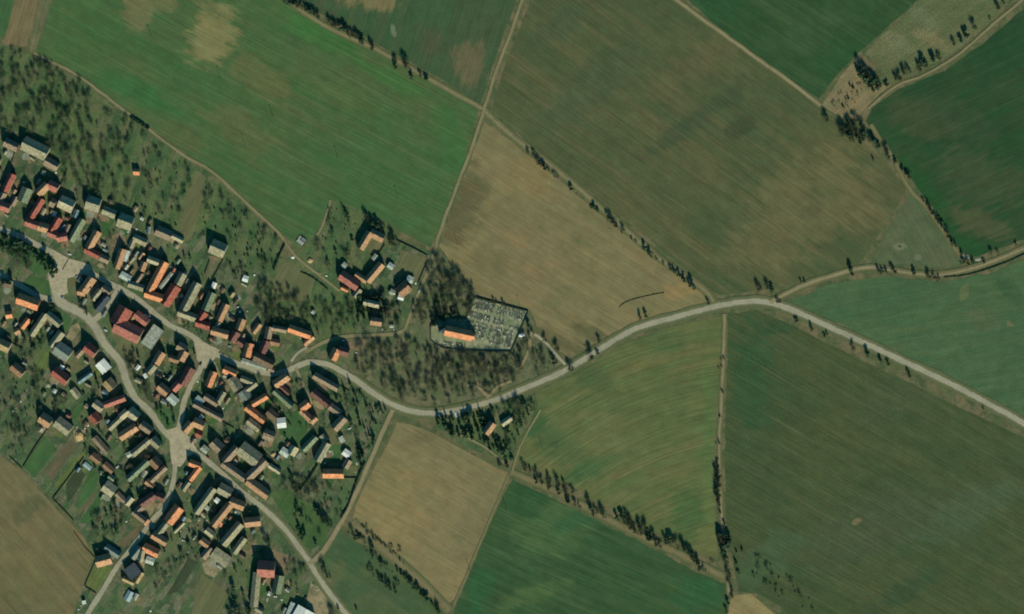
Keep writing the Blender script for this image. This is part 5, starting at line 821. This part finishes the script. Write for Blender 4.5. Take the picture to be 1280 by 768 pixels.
row([(961, 360, 1.1), (965, 363), (949, 362), (972, 377, .9), (1002, 353, D_), (1006, 352, .5), (1064, 337), (1066, 343, .8), (1098, 339, .7), (1103, 340, .7), (1108, 340, .6), (1115, 336), (1118, 340, .7), (1142, 341, .9), (1161, 345), (1167, 346, .8), (1173, 349, .7), (1230, 328, .6), (1238, 315, B_, .6), (1248, 318, B_, .6), (1270, 306, .5)], L_, .78, 'along the sandy track to the right edge', 'trees of the sandy track')
row([(800, 398), (807, 396, .9), (749, 425), (738, 447, 1.5), (747, 442, .7), (713, 461, 1.5), (696, 436, 1.2), (693, 455, 1.2), (681, 425, .8), (995, 402, .8), (1014, 412), (1031, 420, .6), (1066, 435), (1084, 443, .9), (1100, 451, .9), (1110, 455, .9), (1136, 469), (1229, 511, .5), (731, 432, D_)], L_, .75, 'along the main country road', 'roadside trees')
row([(902, 450, D_, 1.3), (902, 459, D_, 1.4), (903, 489, D_), (900, 520, D_, 1.3), (898, 554, .5), (898, 574, D_), (897, 582, .8), (896, 588), (898, 594), (896, 600, 1.1), (899, 606, 1.1), (897, 612, 1.1), (899, 618, 1.1), (897, 624), (899, 630, .8), (900, 640, .5), (905, 654, .6), (905, 662, .6), (899, 668, 1.1), (904, 672, 1.3), (909, 674, 1.3), (901, 678, 1.2), (907, 682, 1.3), (904, 690), (908, 696, .9), (908, 704, .9), (909, 712, .8), (910, 720, .8), (911, 728, .7), (915, 738, .7), (915, 746, .7), (911, 754, .8), (908, 764, .8), (921, 690, 'shrub', 1.2), (927, 688, 'shrub', 1.3), (920, 704, 'shrub', 1.4), (921, 714, 'shrub', 1.2)], L_, .82, 'in the belt between striped crop and olive field', 'belt beside the olive field')
row([(625, 580, .7), (635, 583, .7), (640, 574, .6), (653, 580, B_, .7), (657, 586, .7), (664, 588, .7), (671, 594, .9), (671, 603, .7), (677, 602, .9), (686, 601, .9), (688, 610, .8), (696, 606), (698, 615, .7), (705, 605, .9), (708, 618, .9), (710, 626, .7), (715, 614, B_, .7), (719, 630, B_, .8), (726, 634, D_, 1.2), (735, 626), (738, 636, .9), (741, 642, .8), (746, 640, B_, .6), (752, 640), (755, 646, B_, .6), (771, 648, .8), (777, 644), (780, 652, .9), (784, 648, 1.1), (787, 658), (791, 654, 1.1), (793, 664, .8), (799, 656), (801, 666, 1.1), (807, 662, 1.2), (811, 672), (817, 670, 1.1), (820, 680), (826, 682, B_, .8), (833, 678, 1.1), (837, 676, 1.2), (842, 674), (846, 682, B_, .9), (853, 686), (856, 682, 1.1), (861, 690), (864, 694), (868, 700), (872, 702), (875, 710), (880, 712, B_, .6), (892, 702, D_)], L_, .85, 'in the long tree row above the bottom green field', 'tree row above the bottom green field')
row([(507, 722), (510, 726), (514, 728), (517, 733), (522, 736), (526, 741), (530, 744), (534, 748), (540, 754, .6), (545, 759, 1.1), (548, 763, 1.1), (502, 717, .8), (497, 713, .7), (463, 712, B_, .8), (466, 718, B_, .7), (475, 724), (479, 727), (484, 731), (488, 735), (493, 739), (496, 731, B_, .7)], L_, .72, 'at the lower end of the valley meadow hedge', 'trees in the valley meadow')
row([(452, 657), (456, 660), (460, 665), (463, 667), (467, 672), (470, 676), (474, 674), (478, 680), (483, 684), (487, 683), (491, 692), (495, 692), (498, 689), (500, 700), (505, 704)], 'dry_shrub', .9, 'dotting the edge of the square ploughed field', 'shrubs at the square field edge')
row([(402, 648, 1.1), (407, 652, 1.1), (412, 656), (398, 642), (394, 636, .8), (403, 706, .9), (406, 714, .8), (409, 722, .6), (415, 768, 1.1), (446, 762, .5), (423, 760, .5)], L_, .85, 'beside the junction of cart track and south-east lane', 'trees at the cart track junction')
row([(467, 550, C_, 1.1), (449, 562, C_, 1.2), (453, 568, C_, 1.1), (450, 574, C_), (452, 582, C_, .7)], C_, .85, 'of the tall cypresses near the cart track', 'cypresses by the cart track')
row([(333, 672, 1.1), (335, 680), (327, 688, .6), (294, 764, 1.3), (300, 768, 1.3), (308, 766, 1.2), (312, 762), (288, 768)], L_, .85, 'around the farm with the long tan barn at the bottom', 'dark trees at the bottom farm')
row([(491, 297, 1.1), (488, 303), (493, 303), (462, 276), (458, 272, 1.1), (466, 280), (473, 283), (478, 286)], L_, .85, 'above the L-shaped farmhouse on the slope', 'trees above the L-shaped farmhouse')
row([(543, 404, 1.1), (541, 398), (546, 386, 1.1), (551, 393), (558, 390), (566, 392), (571, 394), (617, 376, .6), (630, 379, .7), (662, 408), (665, 414, .7)], L_, .8, 'standing close around the church and graveyard wall', 'trees around the graveyard')
row([(501, 357), (496, 362, .8), (506, 354), (512, 351, .8)], C_, .7, 'behind the orange-brown house on the slope', 'dark trees behind the slope house')
row([(110, 352, 1.2), (113, 358, .9), (104, 346, .8), (64, 380, 1.1), (68, 388), (13, 350, 1.1), (7, 354, 1.1), (3, 358), (102, 384), (108, 392, .9)], L_, .75, 'around the village square', 'trees around the square')

# ------------------------------------------------------------------ power poles in the fields
M_POLE = plain_mat('tarred_wood', (60, 56, 46), .15, 2)
pm = MB(); pm.tube((0, 0, 0), (0, 0, 9.5), .22, .16, 8); ca = MB(); ca.box((0, 0, 8.9), 2.6, .22, .22); [ca.tube((x, 0, 9), (x, 0, 9.4), .08, .06, 6) for x in (-1.15, 0, 1.15)]
PM, CM = mesh('pole', pm.v, pm.f), mesh('crossarm', ca.v, ca.f); PM.materials.append(M_POLE); CM.materials.append(M_POLE)
for (x, y, lab) in ((189, 46, 'near the top left of the big green field'), (275, 98, 'below the tan patch in the green field'), (306, 182, 'in the lower left of the big green field'), (341, 146, 'in the middle of the big green field'), (422, 197, 'in the right half of the big green field'), (497, 247, 'in the right corner of the big green field'), (633, 637, 'at the left edge of the bottom green field'), (587, 713, 'in the lower corner of the square ploughed field'), (678, 561, 'in the left corner of the striped crop'), (650, 384, 'above the graveyard in the bare field'), (672, 507, 'by the main road near the lone cottages'), (572, 306, 'near the left edge of the bare field')):
    e = empty('utility_pole', P(x, y), rt.uniform(.3, 1.0)); link('pole', PM, None, e); link('crossarm', CM, None, e)
    tag(e, 'dark wooden power pole ' + lab, 'utility pole', 'power poles across the fields')

# ------------------------------------------------------------------ parked cars, piles and small things in the yards
CARC = [('white', plain_mat('car_white', (226, 228, 220), .03, 1, .3)), ('silver', plain_mat('car_silver', (160, 166, 164), .03, 1, .3)), ('dark', plain_mat('car_dark', (50, 56, 60), .03, 1, .3)), ('red', plain_mat('car_red', (160, 60, 50), .03, 1, .3))]
M_WIN = plain_mat('car_glass', (40, 48, 52), .05, 1, .1); M_TYRE = plain_mat('tyre', (36, 36, 34), .1, 2)
bmh = MB(); prof = [(-2.1, .35), (-2.1, .85), (-1.2, .98), (1.3, .98), (2.0, .8), (2.1, .35)]
n_ = len(prof); bmh.add([(x, -.86, z) for x, z in prof] + [(x, .86, z) for x, z in prof], [tuple(range(n_)), tuple(reversed(range(n_, 2 * n_)))] + [(i, n_ + i, n_ + (i + 1) % n_, (i + 1) % n_) for i in range(n_)])
cb = MB(); cb.add([(-1.75, -.76, .97), (1.0, -.76, .97), (1.0, .76, .97), (-1.75, .76, .97), (-1.3, -.62, 1.48), (.3, -.62, 1.48), (.3, .62, 1.48), (-1.3, .62, 1.48)], [(4, 5, 6, 7), (0, 1, 5, 4), (1, 2, 6, 5), (2, 3, 7, 6), (3, 0, 4, 7)])
rf = MB(); rf.box((-.5, 0, 1.5), 1.62, 1.26, .05)
wh = MB(); wh.tube((0, -.1, 0), (0, .1, 0), .33, .33, 12)
CABIN, WHEEL = mesh('windows', cb.v, cb.f), mesh('wheel', wh.v, wh.f); CABIN.materials.append(M_WIN); WHEEL.materials.append(M_TYRE)
CARM = [(nm, [mesh('body', bmh.v, bmh.f), mesh('car_roof', rf.v, rf.f)]) for nm, _ in CARC]
for (nm, ms), (_, mt) in zip(CARM, CARC):
    for q in ms: q.materials.append(mt)
for (x, y, a, ci, lab) in ((87, 318, -25, 0, 'on the verge above the village square'), (96, 346, 40, 1, 'among trees on the tip of the square'), (132, 413, -35, 0, 'on the main street left of the big red hall'), (524, 364, 60, 0, 'on the track above the church'), (295, 377, 30, 0, 'in the yard above the upper row, top one'), (298, 384, 20, 0, 'in the yard above the upper row, lower one'), (287, 433, -20, 1, 'on the verge where the streets fork'),
        (312, 437, 10, 3, 'beside the orange house at the fork'), (303, 434, 60, 0, 'just left of the red car at the fork'), (147, 584, 40, 0, 'in the yard below two brownish sheds'), (229, 676, -30, 0, 'in the garden of the southern block, left one'), (236, 678, 60, 1, 'in the garden of the southern block, right one'), (344, 746, -10, 0, 'in front of the greenish barn at the bottom'), (251, 455, 60, 2, 'on the lane just below the road fork'),
        (330, 553, 30, 1, 'on the footpath yard in the fork block'), (382, 747, 50, 2, 'beside the white sheds at the bottom edge'), (412, 557, 20, 0, 'on the lawn above the black-backed house'), (407, 570, 70, 0, 'right of the long tan barn in the fork block'), (78, 372, 30, 1, 'crossing the open village square'), (260, 572, -38, 3, 'driving on the south-east lane near the junction'), (186, 395, -33, 1, 'on the upper street opposite the red house'), (437, 536, 30, 0, 'below the pinkish tan barn on the green slope')):
    nm, ms = CARM[ci]; e = empty('parked_car', P(x, y, .42 if lab.startswith(('on the main', 'on the lane', 'crossing', 'driving', 'on the upper')) else .3), R(a)); link('body', ms[0], None, e); link('car_roof', ms[1], None, e); link('windows', CABIN, None, e)
    for wx in (-1.3, 1.3):
        for wy in (-.78, .78): o = link('wheel', WHEEL, None, e); o.location = (wx, wy, .33)
    tag(e, f'{nm} car {lab}', 'car', 'cars in the village')

def heap(name, x, y, rx, ry, h, mat, label, cat, group=None, rot=0):
    m = bmesh.new(); bmesh.ops.create_icosphere(m, subdivisions=3, radius=1)
    for v in m.verts:
        k = 1 + .3 * noise.noise(v.co * 1.7 + Vector((x, y, 0))) + .15 * noise.noise(v.co * 4 + Vector((y, x, 0)))
        v.co = Vector((v.co.x * rx * k, v.co.y * ry * k, max(-.05, v.co.z) * h * k))
    me = bpy.data.meshes.new(name); m.to_mesh(me); m.free(); o = link(name, me, mat); o.location = P(x, y); o.rotation_euler = (0, 0, R(rot)); return tag(o, label, cat, group)
M_STRAW = plain_mat('straw', (180, 152, 104), .2, 1.5); M_TARP = plain_mat('white_tarpaulin', (220, 222, 210), .1, 1); M_WOODP = plain_mat('split_logs', (150, 128, 96), .35, 2.5); M_RUBB = plain_mat('rubble', (150, 148, 126), .4, 2)
heap('straw_heap', 99, 545, 5.5, 6.5, 3, M_STRAW, 'large yellow straw heap beside the pale tan barn in the west', 'heap'); heap('straw_heap', 387.5, 326, 3.6, 3, 2, M_STRAW, 'round tan straw heap in the grass by the orchard track', 'heap'); heap('straw_heap', 342, 568, 3.4, 3, 2.2, M_STRAW, 'yellowish round heap by the footpath behind the four-sided farm', 'heap')
heap('rubble_pile', 652, 419, 4, 2.8, 1.2, M_TARP, 'white pile just outside the right graveyard wall', 'heap'); heap('rubble_pile', 366, 322, 2.2, 1.6, 1, M_TARP, 'small white pile beside the orchard track end', 'heap'); heap('round_bale_cover', 60, 482, 3, 3, 1.4, M_RUBB, 'round pale covered heap in the gardens at the left', 'heap')
heap('tarp_cover', 571, 518.6, 2.2, 4.2, 1.5, M_TARP, 'white boat-shaped tarpaulin cover near the lone cottages', 'cover', None, 15); heap('rubble_pile', 1207, 320, 5, 2, .5, M_RUBB, 'pale rubble strip at the corner of the deep green crop', 'heap', None, -35); heap('rubble_pile', 1222, 324.5, 4, 2, .5, M_RUBB, 'short pale rubble heap right of the strip by the crop corner', 'heap')
rj = random.Random(3); PILES = [(30, 228), (38, 236), (70, 216), (94, 222), (62, 220), (77, 247), (157, 252), (160, 290), (168, 284), (193, 322), (214, 334), (205, 330), (300, 390), (309, 389), (318, 344), (329, 352), (320, 356), (390, 326), (83, 420), (78, 459), (83, 462), (26, 502), (20, 510), (16, 514), (104, 527), (110, 532), (96, 534), (106, 536), (155, 532), (146, 551), (164, 541), (191, 493), (205, 470), (212, 470), (220, 462), (247, 477), (249, 484), (252, 508), (260, 516), (266, 488), (271, 488), (276, 508), (320, 425), (325, 428), (358, 412), (373, 420), (387, 411), (429, 426), (431, 442), (445, 441), (400, 503), (351, 512), (303, 664), (256, 648), (270, 629), (262, 636), (306, 664), (226, 664), (235, 690), (180, 704), (188, 700), (163, 650), (158, 652), (101, 757), (98, 762), (188, 764), (352, 750), (372, 742), (396, 737), (446, 580), (444, 590), (449, 576), (446, 346), (408, 345), (400, 342), (412, 565), (406, 579), (436, 535), (340, 410), (333, 418), (478, 412), (490, 410), (490, 365), (517, 352)]
USED = set(); PK = {'white': ('tarp_cover', M_TARP), 'tan': ('woodpile', M_WOODP), 'grey': ('rubble_pile', M_RUBB)}
for i, (x, y) in enumerate(PILES):
    if not clear(x, y, .3): 
        x += 2.5; y += 2.5
    q = nearest(dict(cx=x, cy=y), BUILT); sd = SIDE(dict(cx=x, cy=y), q); order_ = rj.sample(['white', 'tan', 'grey'], 3); order_ = (['white'] if rj.random() < .4 else []) + order_; lb = None
    for c in order_:
        nm, mt = PK[c]; lb = f"small {c} {'tarpaulin cover' if c == 'white' else ('woodpile' if c == 'tan' else 'rubble pile')} {sd} the {short(q)} {PLACE[q['reg']]}"
        if lb not in USED: break
    else: continue
    USED.add(lb)
    heap(nm, x, y, rj.uniform(.8, 1.7), rj.uniform(.7, 1.3), rj.uniform(.6, 1.2), mt, ' '.join(lb.split()[:16]), 'pile', 'piles in the yards', rj.uniform(0, 180))
# stacked boards on the grass by the orchard track
bs = empty('board_stack', P(377, 301), R(-38)); mb = MB(); mb.box((0, 0, .4), 11, 9.5, .8)
mb.build('base_boards', M_BOARD, bs); m1 = MB()
for k in range(5): m1.box((-4 + k * 1.9, -2.4, 1.1), .9, 4.2, .6)
m1.build('pale_boards', M_FRAME, bs); m2 = MB(); m2.box((1.5, 2.6, 1.3), 6, 3.6, 1.0); m2.build('cover_sheet', plain_mat('grey_sheet', (110, 126, 122), .15, 1), bs)
m3 = MB(); [m3.box((-4.1, .6 + k * 1.3, 1.05), 2.6, .6, .5) for k in range(3)]; m3.build('pale_boards', M_FRAME, bs)
tag(bs, 'striped stack of pale and dark boards on the grass by the orchard track', 'stack')
print('BUILD', len(BUILT), 'buildings', NTREE[0], 'trees', len(bpy.data.objects), 'objects')

for o in bpy.data.objects:
    if 'label' in o and len(o['label'].split()) > 16: print('LONG', o.name, o['label'])
